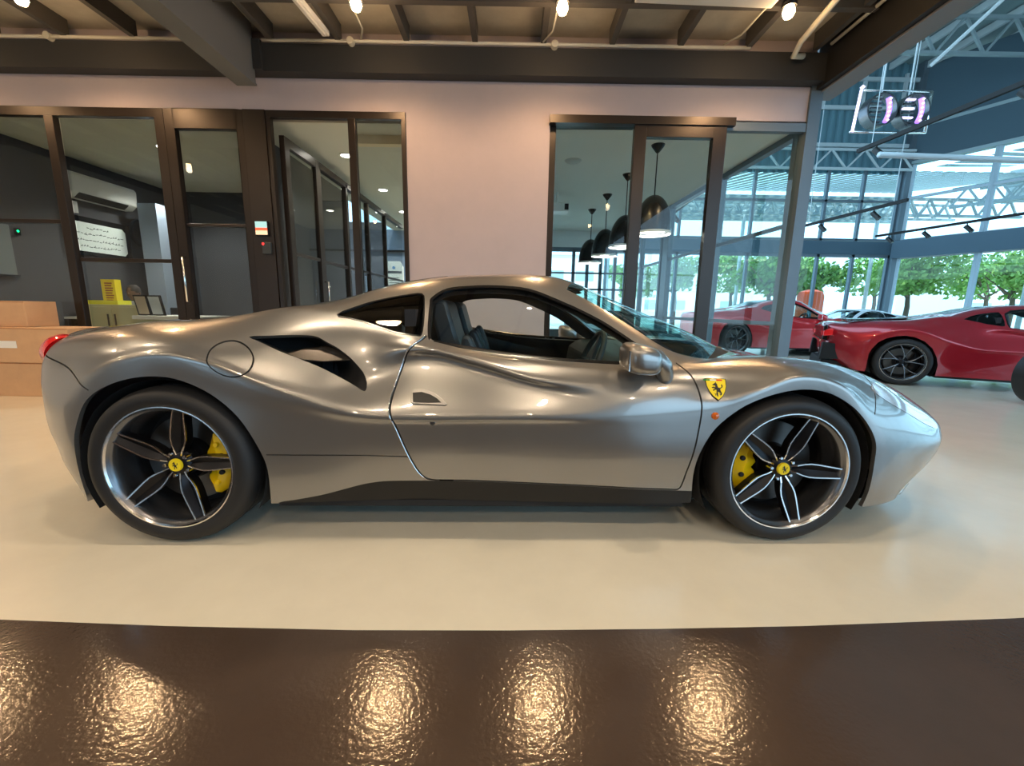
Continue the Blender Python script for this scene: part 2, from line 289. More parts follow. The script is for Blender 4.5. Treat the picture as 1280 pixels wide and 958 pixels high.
# lit soffit seen at the top of the narrow pane
struct(bx((-1.95, 5.5, 2.98), (-1.15, 5.6, 3.08)).build('trim_10', 'beigewall'))
def downlight(x, y, z, label, m='spot', power=9):
    t = empty('downlight', (x, y, z)); tag(t, label, 'downlight', 'round downlights in the corridor ceiling')
    MB().lathe([(.075, -.012), (.085, -.012), (.085, 0), (.075, 0)], n=20, close=True).build('trim_ring', 'white', t); MB().lathe([(0, -.008), (.075, -.008), (.075, 0)], n=20).build('diffuser', m, t)
    if power: aim_light('downlight_light', 'SPOT', (0, 0, -.03), (0, 0, -1), power, (1, .97, .86), t, spot_size=2.4, spot_blend=.6, shadow_soft_size=.07)
dl_lab = ['brightest round downlight behind the bronze mullion of the corridor window', 'second round downlight in from the window, in the left corridor row', 'round downlight seen through the middle of the narrow corridor pane', 'round downlight in the left corridor row beside the ceiling vent', 'round downlight below the ceiling vent in the narrow pane', 'farthest round downlight of the left corridor row', 'round downlight near the corridor window, right row', 'round downlight seen through the glass of the open door leaf', 'round downlight at the right edge of the narrow corridor pane', 'farthest round downlight of the right corridor row']
pos = [(-2.34, 6.2), (-2.36, 7.9), (-1.2, 7.9), (-2.45, 9.6), (-1.35, 9.6), (-2.4, 11.3), (-.6, 6.2), (-3.0, 9.7), (-.4, 9.6), (-1.35, 11.3)]
for i, (x, y) in enumerate(pos): downlight(x, y, 3.08, dl_lab[i], power=80)
for i, (x, y) in enumerate([(-4.7, 6.0), (-5.5, 7.2)]): tagp = downlight(x, y, 3.08, ['warm white round downlight in the office ceiling nearer the glass door', 'round downlight in the office ceiling above the air conditioner'][i], power=170)
def grille(x, y, z, label):
    t = empty('ceiling_grille', (x, y, z)); tag(t, label, 'air vent'); f = MB()
    for k in range(6): f.box((-.28, -.2+k*.075, -.012), (.28, -.17+k*.075, 0))
    f.build('slat', 'white', t); MB().box((-.3, -.22, -.006), (.3, .24, -.001)).build('backing', 'darkgun', t)
grille(-1.7, 9.0, 3.08, 'square air vent in the corridor ceiling between downlights')
# roll-up notice at the end of the corridor
t = empty('notice_stand', (-3.05, 10.9, 0)); tag(t, 'white notice board with a blue crest standing at the corridor end', 'notice')
MB().prism([(-.24, 0), (.24, 0), (.24, 2.02), (.16, 2.16), (-.16, 2.16), (-.24, 2.02)], 0, .03).build('board', mat('notice_paper_glow', (.95, .93, .82), .6, emit=(1, .95, .8), es=.35), t)  # weak emission on the board stands in for light falling on it
f = MB(); [f.box((-.13, -.004, 1.50+.06*k), (.13, -.001, 1.52+.06*k)) for k in range(5)]; f.build('text_block', mat('grey_print', (.25, .25, .22), .6), t)
bx((-.2, -.005, 1.86), (.2, -.001, 1.92)).build('heading_bar', 'ink', t); MB().lathe([(0, -.006), (.04, -.006), (.04, -.001)], (0, 0, 2.0), 'y', 16).build('crest', mat('crest_blue', (.1, .35, .7), .5), t)
# wall lamp in corridor
t = empty('wall_lamp', (-2.55, 11.86, 2.30)); tag(t, 'small warm wall lamp on the blue grey wall above the notice', 'lamp')
MB().prism([(-.10, 0), (.10, 0), (0, .12)], -.08, 0).build('lamp_shade', mat('amber_shade', (.8, .4, .15), .5, emit=(1, .45, .15), es=1.6), t)

# ---- office contents
t = empty('air_conditioner', (-6.45, 6.75, 2.50)); tag(t, 'white wall-mounted air conditioner in the left office', 'air conditioner')
MB().prism([(0, 0), (.12, 0), (.21, .08), (.22, .30), (.19, .34), (0, .34)], -.52, .52, 'y').build('body', 'white', t, bevel=.015)
for o in (t.children[0],):   # profile is (x,z); extruded along y
    pass
MB().prism([(.125, -.004), (.205, .062), (.203, .07), (.12, .004)], -.42, .36, 'y').build('louver', 'matblack', t)
thing_box('switch_box', (-6.45, 6.22, 2.30), (-6.39, 6.42, 2.46), 'white', 'small white isolator box under the air conditioner', 'electrical box')
t = empty('framed_plaque', (-6.44, 6.72, 1.77)); tag(t, 'framed white plaque with lines of script on the charcoal wall', 'picture')
bx((0, -.52, -.06), (.03, .52, .50)).build('frame', 'black', t); 
pl = [(-.43, .05), (-.38, 0), (.38, 0), (.43, .05), (.43, .37), (.38, .42), (-.38, .42), (-.43, .37)]
MB().prism(pl, .03, .036, 'x').build('panel', mat('plaque_white_glow', (.72, .78, .74), .5, emit=(.8, .9, .85), es=.10), t)  # panel given a faint glow in place of room light
f = MB()
rr = random.Random(3)
for r_, (y0, y1) in enumerate(((-.20, .12), (-.36, .36), (-.37, .37), (-.33, .30))):
    y = y0; z = .345-.09*r_
    while y < y1:
        l = rr.uniform(.02, .055); zz = z+rr.uniform(-.008, .008); f.bar((.037, y, zz), (.037, y+l, zz+rr.uniform(-.012, .012)), .003, .009)
        if rr.random() < .5: f.bar((.037, y+l/2, zz), (.037, y+l/2+.008, zz+.022), .003, .006)
        y += l+.012
f.build('script_lines', 'ink', t)
t = empty('wall_fan', (-3.9, 7.84, 2.1)); tag(t, 'dark round wall clock on the charcoal wall beside the pale pilaster', 'clock')
t.location = (-6.44, 6.98, 2.62); t.rotation_euler = (0, 0, PI/2); t.location = (-6.44, 7.5, 2.2)
MB().lathe([(0, -.03), (.20, -.03), (.22, -.045), (.235, -.03), (.235, 0)], (0, 0, 0), 'y', 28).build('clock_face', mat('clock_dark', (.02, .025, .035), .4), t, smooth=True)
f = MB(); f.bar((0, -.034, 0), (.10, -.034, .06), .012, .004, (0, 1, 0)); f.bar((0, -.034, 0), (-.02, -.034, .15), .010, .004, (0, 1, 0)); f.build('hand', 'dash', t)
t.name = 'wall_clock'
t = empty('cabinet', (-5.66, 5.95, 0)); tag(t, 'cream two-door office cabinet behind the left glazing', 'cabinet')
bx((-.40, 0, 0), (.40, .42, .99)).build('body', 'cream', t, bevel=.004)
for s in (-1, 1):
    d = bx((min(0, s*.385)+(.004 if s > 0 else 0), -.018, .05), (max(0, s*.385)-(.004 if s < 0 else 0), 0, .96)).build('door', 'cream', t, bevel=.003); MB().bar((s*.05, -.03, .62), (s*.05, -.03, .86), .014, .012, (0, 1, 0)).build('handle', 'gun', d)
t = empty('side_desk', (-6.2, 6.0, 0)); tag(t, 'low pale desk left of the cream cabinet', 'desk')
bx((-.22, 0, .78), (.12, .5, .81)).build('desk_top', 'white', t); bx((-.2, .44, 0), (.10, .48, .78)).build('modesty_panel', 'wallgrey', t)
for x in (-.19, .08): bx((x, .03, 0), (x+.03, .47, .78)).build('leg', 'gun', t)
thing_box('grey_box', (-6.34, 6.1, .812), (-6.09, 6.35, .99), mat('box_grey', (.30, .28, .26), .7), 'plain grey box standing on the pale desk left of the cabinet', 'box')
thing_box('yellow_tray', (-6.06, 6.0, .992), (-5.62, 6.22, 1.05), mat('lime_card', (.82, .80, .05), .6), 'flat lime yellow box lying on the cream cabinet', 'box')
t = empty('yellow_box', (-5.86, 6.25, .992)); tag(t, 'upright yellow printed box on top of the cream cabinet', 'box'); t.location = (-5.94, 6.28, .992)
bx((-.10, -.05, 0), (.10, .05, .36)).build('carton', 'yel', t); f = MB(); [f.box((-.05, -.0515, .05+.035*k), (.05+.01*(k % 3), -.0502, .07+.035*k)) for k in range(8)]; f.build('print', 'inkr', t)
for i, (x, c, l) in enumerate(((-5.16, 'tan', 'small tan framed card standing right of the cream cabinet'), (-4.97, 'blue', 'small pale blue framed card standing right of the tan card'))):
    t = empty('photo_frame', (x, 5.88, .85)); tag(t, l, 'picture frame')
    MB().prism([(-.08, 0), (.11, 0), (.06, .28), (-.13, .28)], 0, .02).build('frame', 'black', t)
    MB().prism([(-.06, .02), (.08, .02), (.04, .26), (-.11, .26)], -.004, 0).build('card', mat('card_'+c, (.42, .36, .26) if i == 0 else (.5, .58, .62), .6), t)
t = empty('sideboard', (-4.70, 5.85, 0)); tag(t, 'low white topped sideboard under the two small framed cards', 'sideboard'); bx((-.52, -.1, .80), (.45, .5, .85)).build('top', 'white', t, bevel=.004); bx((-.5, -.05, 0), (.43, .48, .80)).build('body', 'cream', t)
t = empty('monitor_light', (-5.95, 5.18, 0))
t.name = 'wall_sensor'; t.location = (-6.44, 5.62, 1.9); tag(t, 'small wall sensor with a green light in the left office', 'sensor'); bx((0, -.03, -.04), (.02, .03, .04)).build('housing', 'black', t); MB().lathe([(0, .024), (.014, .024), (.014, .02)], (0, 0, .01), 'x', 10).build('indicator_light', 'gled', t)
# window blind panel at far left office
t = empty('grey_screen', (-6.44, 5.30, 1.35)); tag(t, 'pale grey wall screen at the far left of the office', 'screen'); bx((0, -.30, 0), (.03, .22, .62)).build('panel', mat('screen_grey', (.16, .18, .18), .5), t); bx((0, -.32, -.02), (.04, .24, 0)).build('ledge', 'gun', t)
# person seated behind the cabinet, bending forward
def skin_figure(name, verts, edges, radii, m, parent, sub=2):
    me = bpy.data.meshes.new(name); me.from_pydata(verts, edges, []); me.materials.append(MT[m]); o = link(bpy.data.objects.new(name, me), parent)
    md = o.modifiers.new('skin', 'SKIN'); md.use_smooth_shade = True
    for i, r in enumerate(radii): me.skin_vertices[0].data[i].radius = (r, r) if not isinstance(r, tuple) else r
    me.skin_vertices[0].data[0].use_root = True
    s = o.modifiers.new('subdivision', 'SUBSURF'); s.levels = s.render_levels = sub; return o
ps = empty('person', (-5.90, 6.86, 0)); tag(ps, 'person in a white shirt seated and bowed behind the yellow box', 'person')
V = [(0,0,.50),(0,-.06,.72),(0,-.14,.95),(0,-.17,1.03),(0,-.21,1.10),(.17,-.15,1.0),(.23,-.22,.78),(.16,-.40,.68),(.10,-.48,.68),(-.17,-.15,1.0),(-.23,-.22,.78),(-.16,-.40,.68),(-.10,-.48,.68),(.10,-.05,.48),(.12,-.45,.48),(.12,-.43,.08),(.12,-.53,.05),(-.10,-.05,.48),(-.12,-.45,.48),(-.12,-.43,.08),(-.12,-.53,.05)]
Ed = [(0,1),(1,2),(2,3),(3,4),(2,5),(5,6),(6,7),(7,8),(2,9),(9,10),(10,11),(11,12),(0,13),(13,14),(14,15),(15,16),(0,17),(17,18),(18,19),(19,20)]
Rd = [.15,.14,.13,.06,.055,.065,.045,.035,.03,.065,.045,.035,.03,.09,.065,.045,.035,.09,.065,.045,.035]
skin_figure('body', V, Ed, Rd, 'shirt', ps)
MB().lathe([(0, -.11), (.05, -.10), (.078, -.04), (.085, .02), (.07, .08), (.035, .11), (0, .12)], (0, -.27, 1.17), 'z', 20).build('head', 'skin', ps, smooth=True)
MB().lathe([(.088, .0), (.09, .03), (.075, .088), (.04, .12), (0, .13)], (0, -.262, 1.172), 'z', 20).build('hair', 'hair', ps, smooth=True)
f = MB()
for s in (-1, 1): f.lathe([(0, -.02), (.014, 0), (0, .02)], (s*.086, -.26, 1.165), 'z', 8)
f.add([(-.012, -.352, 1.15), (.012, -.352, 1.15), (0, -.372, 1.155), (0, -.35, 1.19)], [(0,1,2),(0,2,3),(1,3,2)]); f.build('face_detail', 'skin', ps)
t = empty('office_chair', (-5.90, 6.95, 0)); tag(t, 'dark office chair under the seated person', 'chair')
bx((-.24, -.30, .38), (.24, .22, .44)).build('seat', 'cabin', t, bevel=.02); MB().tube([(0, 0, .05), (0, 0, .40)], .03).build('column', 'gun', t)
f = MB(); [f.bar((0, 0, .06), (.26*math.cos(a), .26*math.sin(a), .03), .04, .03) for a in [2*PI*k/5 for k in range(5)]]; f.build('base', 'gun', t)
bx((-.22, .24, .50), (.22, .30, .95)).build('backrest', 'cabin', t, bevel=.02)

# ---- right bank of glazing and meeting room
rb = window('window_4', [mull(.37, .44, 0, 3.02, WY+.022, WY+.09), mull(.37, 1.30, 3.02, 3.10, WY+.022, WY+.09), ((.45, WY+.01, .62), (1.30, WY+.06, .70)), mull(.45, 1.30, 0, .1)], [((.45, gy0, .1), (1.30, gy1, 3.02))], 'glass')
window('door_3', [mull(1.29, 1.42, 0, 3.02, WY-.06, WY+.02), mull(2.15, 2.29, 0, 3.02, WY-.06, WY+.02), mull(1.42, 2.15, 2.90, 3.02, WY-.06, WY+.02), mull(1.42, 2.15, 0, .18, WY-.06, WY+.02)], [((1.42, WY-.026, .18), (2.15, WY-.014, 2.90))], 'glass')
struct(bx((.36, WY-.08, 3.02), (2.37, WY+.02, 3.10)).build('trim_11', 'bronze'))
window('window_5', [mull(2.29, 3.17, 2.99, 3.08), mull(2.29, 3.17, 0, .1), mull(2.28, 2.33, 0, 3.02, WY+.02)], [((2.29, gy0, .1), (3.17, gy1, 2.99))], 'glass', 'frame')
struct(bx((.36, 5.18, 3.08), (3.32, 11.6, 3.16)).build('ceiling', 'mceil'))
# side glass wall of the meeting room
f = MB(); ys = [5.1, 6.75, 8.6, 8.95, 10.2, 11.5]; sx = lambda y: 3.22-.035*(y-5)
for y in ys: f.box((sx(y)-.05, y, 0), (sx(y)+.05, y+(.09 if y != 8.6 else .30), 3.08))
f.bar((sx(5.1), 5.1, 3.04), (sx(11.5), 11.5, 3.04), .09, .07); f.bar((sx(5.1), 5.1, .9), (sx(11.5), 11.5, .9), .05, .05); f.bar((sx(5.1), 5.1, .05), (sx(11.5), 11.5, .05), .09, .10); f.bar((sx(5.1), 5.1, 2.05), (sx(11.5), 11.5, 2.05), .04, .045)
gw = struct(f.build('window_6', 'frame'))
for a, b in zip(ys[:-1], ys[1:]): MB().bar((sx(a), a+.09, 1.5), (sx(b), b, 1.5), .01, 2.95).build('pane', 'glass', gw)
# back of meeting room: glazed screen with frames
f = MB()
for x in (.40, 1.55, 1.92, 2.28, 2.66, 2.95): f.box((x, 11.5, 0), (x+.08, 11.6, 2.62))
f.box((.4, 11.5, 2.55), (3.0, 11.6, 2.66)); f.box((.4, 11.5, 1.55), (3.0, 11.58, 1.60)); f.box((.4, 11.5, 0), (3.0, 11.6, .5)); f.box((.4, 11.5, 1.98), (3.0, 11.58, 2.02))
bw = struct(f.build('window_7', 'frame')); bx((.48, 11.54, .5), (2.95, 11.55, 2.55)).build('pane', 'glass', bw)
struct(bx((.36, 11.5, 2.66), (3.1, 11.6, 3.1)).build('wall_back', 'whitewall'))
def pendant(x, y, label):
    t = empty('pendant_lamp', (x, y, 3.08)); tag(t, label, 'lamp', 'black dome pendants in the meeting room')
    MB().lathe([(0, -.10), (.02, -.09), (.075, -.02), (.085, 0), (0, 0)], n=20).build('canopy', 'pend', t, smooth=True)
    MB().tube([(0, 0, -.08), (0, 0, -.62)], .008, 6).build('rod', 'pend', t)
    P = [(.235*math.cos(a), -1.02+.43*math.sin(a)) for a in [PI/2*k/12 for k in range(13)]]
    MB().lathe([(.235, -1.05)]+P, n=32).build('dome', 'pend', t, smooth=True); MB().lathe([(.232, -1.075), (.238, -1.075), (.238, -1.045), (.232, -1.045)], n=32, close=True).build('rim', 'white', t)
    MB().lathe([(r*.975, h-.004) for r, h in P], n=24).build('inner_shade', 'pendin', t, smooth=True); aim_light('pendant_fill_light', 'POINT', (0, 0, -.98), (0, 0, -1), 14, (1, .97, .9), t, shadow_soft_size=.04)  # point light added in the dome to brighten the room and its ceiling
for (x, y), l in zip(((1.78, 5.66), (1.72, 6.82), (1.66, 7.97), (1.60, 9.12)), ('nearest of the four black dome pendants, behind the sliding glass door', 'second nearest black dome pendant in the meeting room', 'third black dome pendant, between its second and farthest neighbours', 'farthest and smallest looking black dome pendant in the meeting room')): pendant(x, y, l)
t = empty('cassette_air_vent', (.75, 7.9, 3.08)); tag(t, 'white ceiling projector unit seen at the left of the meeting room', 'projector'); t.name = 'ceiling_projector'
bx((-.2, -.16, -.34), (.2, .16, -.20)).build('body', 'white', t, bevel=.02); MB().tube([(0, 0, 0), (0, 0, -.2)], .02).build('mount', 'white', t); bx((.12, -.165, -.32), (.19, -.16, -.22)).build('lens_panel', 'ink', t)
t = empty('smoke_detector', (.80, 6.27, 3.08)); tag(t, 'flat round detector on the meeting room ceiling', 'smoke detector'); MB().lathe([(0, -.02), (.10, -.018), (.12, 0)], n=24).build('disc', mat('detector_grey', (.5, .53, .52), .6), t, smooth=True)
t = empty('credenza', (2.1, 10.9, 0)); tag(t, 'low brown cabinet at the far end of the meeting room', 'cabinet')
bx((-.75, -.25, 0), (.75, .25, .98)).build('body', mat('taupe_laminate', (.16, .13, .12), .5), t, bevel=.005); bx((-.78, -.27, .98), (.78, .27, 1.02)).build('top', 'darkgun', t, bevel=.004)
for k in range(3): d_ = bx((-.74+.5*k, -.268, .09), (-.26+.5*k, -.252, .95)).build('door', 'bronze', t, bevel=.003); MB().bar((-.32+.5*k, -.28, .55), (-.32+.5*k, -.28, .75), .014, .012, (0, 1, 0)).build('handle', 'gun', d_)
t = empty('meeting_table', (1.75, 7.4, 0)); tag(t, 'long dark meeting table below the row of pendants', 'table')
bx((-.5, -1.3, .71), (.5, 1.3, .75)).build('table_top', 'darkgun', t, bevel=.006)
for x in (-.42, .42):
    for y in (-1.2, 1.2): bx((x-.03, y-.03, 0), (x+.03, y+.03, .71)).build('leg', 'gun', t)

# ================================================================== CARS
def spline(P, n):
    """non-uniform Hermite along axis 0, n samples per interval"""
    d = np.linalg.norm(np.diff(P, axis=0), axis=2).mean(axis=1)+1e-6; t = np.concatenate([[0], np.cumsum(d)])
    m = np.zeros_like(P); s = np.diff(P, axis=0)/np.diff(t)[:, None, None]
    h = np.diff(t); m[0] = s[0]; m[-1] = s[-1]
    for k in range(1, len(P)-1): m[k] = (s[k-1]*h[k]+s[k]*h[k-1])/(h[k]+h[k-1])
    out = []
    for k in range(len(P)-1):
        for j in range(n):
            u = j/n; H = h[k]
            out.append((2*u**3-3*u**2+1)*P[k]+(u**3-2*u**2+u)*H*m[k]+(-2*u**3+3*u**2)*P[k+1]+(u**3-u**2)*H*m[k+1])
    out.append(P[-1]); return np.array(out)
# each row: (s, [(i, z) or (i, z, s)] x13): i = inset from the widest side plane, z height, from sill up to the centre line
def full(i, *pts): return [(i, z, s) for s, z in pts]
ROWS = [
 (-.75, full(.97, (-.66,.22),(-.72,.30),(-.75,.40),(-.76,.52),(-.765,.6),(-.77,.68),(-.775,.76),(-.79,.85),(-.76,.90),(-.70,.91),(-.6,.915),(-.5,.92),(-.4,.925))),
 (-.73, [(.40,.21,-.60),(.36,.3,-.68),(.34,.4,-.72),(.33,.52,-.735),(.33,.6,-.74),(.34,.68,-.745),(.35,.75,-.75),(.38,.82,-.755),(.42,.872,-.73),(.5,.9,-.68),(.6,.905,-.58),(.8,.915,-.48),(.97,.93,-.3)]),
 (-.63, [(.2,.2,-.50),(.17,.3,-.58),(.16,.4,-.61),(.155,.5,-.63),(.16,.6,-.635),(.17,.68,-.64),(.19,.76,-.64),(.24,.825,-.64),(.31,.868,-.63),(.42,.897,-.58),(.55,.91,-.5),(.78,.925,-.38),(.97,.94,-.15)]),
 (-.45, [(.06,.17,-.42),(.05,.3),(.045,.4),(.045,.5),(.05,.6),(.075,.7),(.11,.78),(.17,.85),(.24,.895),(.36,.915),(.5,.925),(.75,.94,-.25),(.97,.95,0)]),
 (-.2, [(.03,.17),(.02,.3),(.016,.42),(.013,.60),(.004,.765),(.020,.795),(.045,.835),(.105,.89),(.21,.937),(.34,.95),(.5,.948),(.75,.955,-.05),(.97,.965,.15)]),
 (0, [(.03,.17),(.018,.3),(.012,.42),(.016,.68),(.002,.815),(.020,.845),(.048,.875),(.11,.912),(.22,.95),(.34,.96),(.5,.965),(.75,.975),(.97,.985,.25)]),
 (.2, [(.03,.17),(.02,.3),(.014,.42),(.012,.65),(.0,.785),(.020,.818),(.05,.855),(.11,.90),(.215,.968),(.32,.985),(.45,.985),(.7,1.005),(.97,1.03,.35)]),
 (.4, [(.04,.17),(.03,.29),(.022,.42),(.014,.60),(.004,.705),(.028,.745),(.07,.815),(.13,.90),(.24,.995),(.30,1.022),(.42,1.025),(.7,1.05),(.97,1.06,.5)]),
 (.6, [(.055,.17),(.045,.29),(.035,.42),(.026,.56),(.014,.635),(.055,.70),(.11,.80),(.185,.92),(.25,.985),(.31,1.025),(.41,1.058),(.7,1.085),(.97,1.095)]),
 (.8, [(.075,.17),(.065,.28),(.048,.42),(.036,.54),(.026,.592),(.120,.715),(.160,.825),(.2,.9),(.24,.95),(.33,1.04),(.44,1.115),(.7,1.14),(.97,1.15)]),
 (1.05, [(.085,.17),(.070,.27),(.047,.42),(.037,.54),(.028,.590),(.150,.800),(.128,.848),(.160,.878),(.185,.9),(.3,1.03),(.45,1.152),(.7,1.18),(.97,1.188)]),
 (1.3, [(.075,.17),(.062,.27),(.038,.42),(.028,.545),(.020,.590),(.112,.755),(.092,.797),(.132,.828),(.165,.847),(.3,1.03),(.47,1.17),(.7,1.195),(.97,1.203)]),
 (1.55, [(.065,.17),(.054,.26),(.031,.42),(.020,.545),(.012,.590),(.070,.697),(.058,.732),(.112,.790),(.16,.822),(.29,1.02),(.45,1.165,1.6),(.7,1.19,1.74),(.97,1.196,1.78)]),
 (1.8, [(.055,.17),(.046,.26),(.022,.42),(.013,.54),(.010,.590),(.036,.665),(.055,.715),(.105,.772),(.155,.802),(.26,.94),(.40,1.083),(.68,1.125,1.93),(.97,1.125,1.99)]),
 (2.0, [(.045,.17),(.04,.26),(.015,.42),(.01,.53),(.012,.60),(.030,.67),(.06,.725),(.1,.765),(.145,.793),(.215,.865),(.335,.965),(.66,1.03,2.15),(.97,1.025,2.25)]),
 (2.2, [(.05,.17),(.045,.26),(.02,.42),(.015,.53),(.018,.62),(.035,.675),(.06,.725),(.1,.765),(.145,.79),(.175,.808),(.23,.838),(.62,.92,2.42),(.97,.915,2.55)]),
 (2.35, [(.05,.18),(.04,.28),(.02,.42),(.015,.53),(.016,.645),(.04,.69),(.075,.735),(.12,.772),(.175,.797),(.21,.803),(.26,.808,2.38),(.6,.835,2.6),(.97,.835,2.74)]),
 (2.46, [(.03,.2),(.02,.3),(.01,.42),(.010,.56),(.008,.685),(.03,.718),(.06,.748),(.115,.785),(.18,.81),(.24,.818),(.3,.815),(.6,.805,2.70),(.97,.80,2.85)]),
 (2.65, [(.02,.2),(.01,.3),(.008,.45),(.012,.62),(.0,.755),(.022,.780),(.06,.798),(.11,.812),(.18,.825),(.25,.83),(.35,.82),(.6,.79,2.82),(.97,.785,2.97)]),
 (2.85, [(.02,.2),(.01,.3),(.008,.42),(.012,.58),(.002,.715),(.026,.745),(.06,.768),(.10,.785),(.17,.808),(.26,.815),(.36,.80),(.6,.76,2.98),(.97,.75,3.1)]),
 (3.0, [(.02,.17),(.01,.28),(.01,.4),(.01,.52),(.02,.6),(.045,.66),(.08,.715),(.13,.755),(.2,.785),(.28,.79),(.38,.775,3.03),(.6,.73,3.12),(.97,.715,3.22)]),
 (3.2, [(.06,.175),(.055,.25),(.05,.38),(.055,.48),(.07,.55),(.09,.6),(.125,.65),(.17,.69),(.23,.722),(.31,.73),(.42,.715,3.22),(.62,.68,3.28),(.97,.665,3.36)]),
 (3.4, [(.19,.165,3.38),(.16,.22,3.38),(.135,.32),(.125,.43),(.14,.49),(.165,.54),(.2,.585),(.245,.62),(.3,.65),(.37,.66),(.47,.65,3.42),(.66,.62,3.46),(.97,.605,3.5)]),
 (3.55, [(.33,.165,3.53),(.29,.22,3.54),(.235,.32,3.56),(.215,.42,3.57),(.225,.465,3.57),(.245,.505,3.57),(.28,.53,3.57),(.325,.555,3.57),(.38,.575,3.57),(.44,.585,3.57),(.53,.58,3.57),(.7,.565,3.6),(.97,.555,3.63)]),
 (3.7, [(.52,.16,3.69),(.47,.21,3.70),(.41,.30,3.715),(.39,.39,3.725),(.40,.425,3.725),(.42,.45,3.725),(.44,.475,3.72),(.48,.49,3.72),(.52,.51,3.715),(.57,.52,3.71),(.63,.52,3.71),(.76,.515,3.72),(.97,.505,3.74)]),
 (3.84, full(.97, (3.86,.09),(3.82,.15),(3.83,.27),(3.84,.33),(3.84,.36),(3.835,.385),(3.83,.40),(3.825,.415),(3.82,.43),(3.815,.44),(3.81,.45),(3.80,.46),(3.79,.47))),
]
HW = .97
def rows_to_array(rows, zf=lambda s, z, j: z, cfg_s=1.):
    A = np.zeros((len(rows), 13, 3))
    for a, (s, pts) in enumerate(rows):
        for j, p in enumerate(pts):
            ss = p[2] if len(p) > 2 else s; A[a, j] = (ss*(cfg_s if ss < 0 else 1), p[0]-HW, zf(ss, p[1], j))
    return A
def inpoly(x, y, poly):
    c = False; j = len(poly)-1
    for i in range(len(poly)):
        (xi, yi), (xj, yj) = poly[i], poly[j]
        if (yi > y) != (yj > y) and x < (xj-xi)*(y-yi)/(yj-yi)+xi: c = not c
        j = i
    return c
def smoothline(pts, n=6, closed=False):
    P = [Vector((*p, 0)) for p in pts]; N = len(P); out = []
    for k in range(N if closed else N-1):
        p1, p2 = P[k], P[(k+1) % N]; p0 = P[k-1] if (k > 0 or closed) else p1; p3 = P[(k+2) % N] if (k+2 < N or closed) else p2
        for j in range(n):
            t = j/n; out.append(.5*((2*p1)+(-p0+p2)*t+(2*p0-5*p1+4*p2-p3)*t*t+(-p0+3*p1-3*p2+p3)*t**3))
    if not closed: out.append(P[-1])
    return [(p.x, p.y) for p in out]
def strip(pts, w):
    L = []; R_ = []
    for k, p in enumerate(pts):
        a = Vector(pts[max(k-1, 0)]); b = Vector(pts[min(k+1, len(pts)-1)]); d = (b-a).normalized(); n_ = Vector((-d.y, d.x))*w/2
        L.append((p[0]+n_.x, p[1]+n_.y)); R_.append((p[0]-n_.x, p[1]-n_.y))
    return L+R_[::-1]
def offset_poly(poly, d):
    n = len(poly); area = sum(poly[i][0]*poly[(i+1) % n][1]-poly[(i+1) % n][0]*poly[i][1] for i in range(n)); sg = 1 if area > 0 else -1; out = []
    for k in range(n):
        a = Vector(poly[k-1]); b = Vector(poly[k]); c = Vector(poly[(k+1) % n]); d1 = (b-a).normalized(); d2 = (c-b).normalized()
        nn = Vector((d1.y+d2.y, -(d1.x+d2.x))); nn = nn.normalized() if nn.length > 1e-6 else Vector((d1.y, -d1.x)); out.append((b.x+nn.x*d*sg, b.y+nn.y*d*sg))
    return out
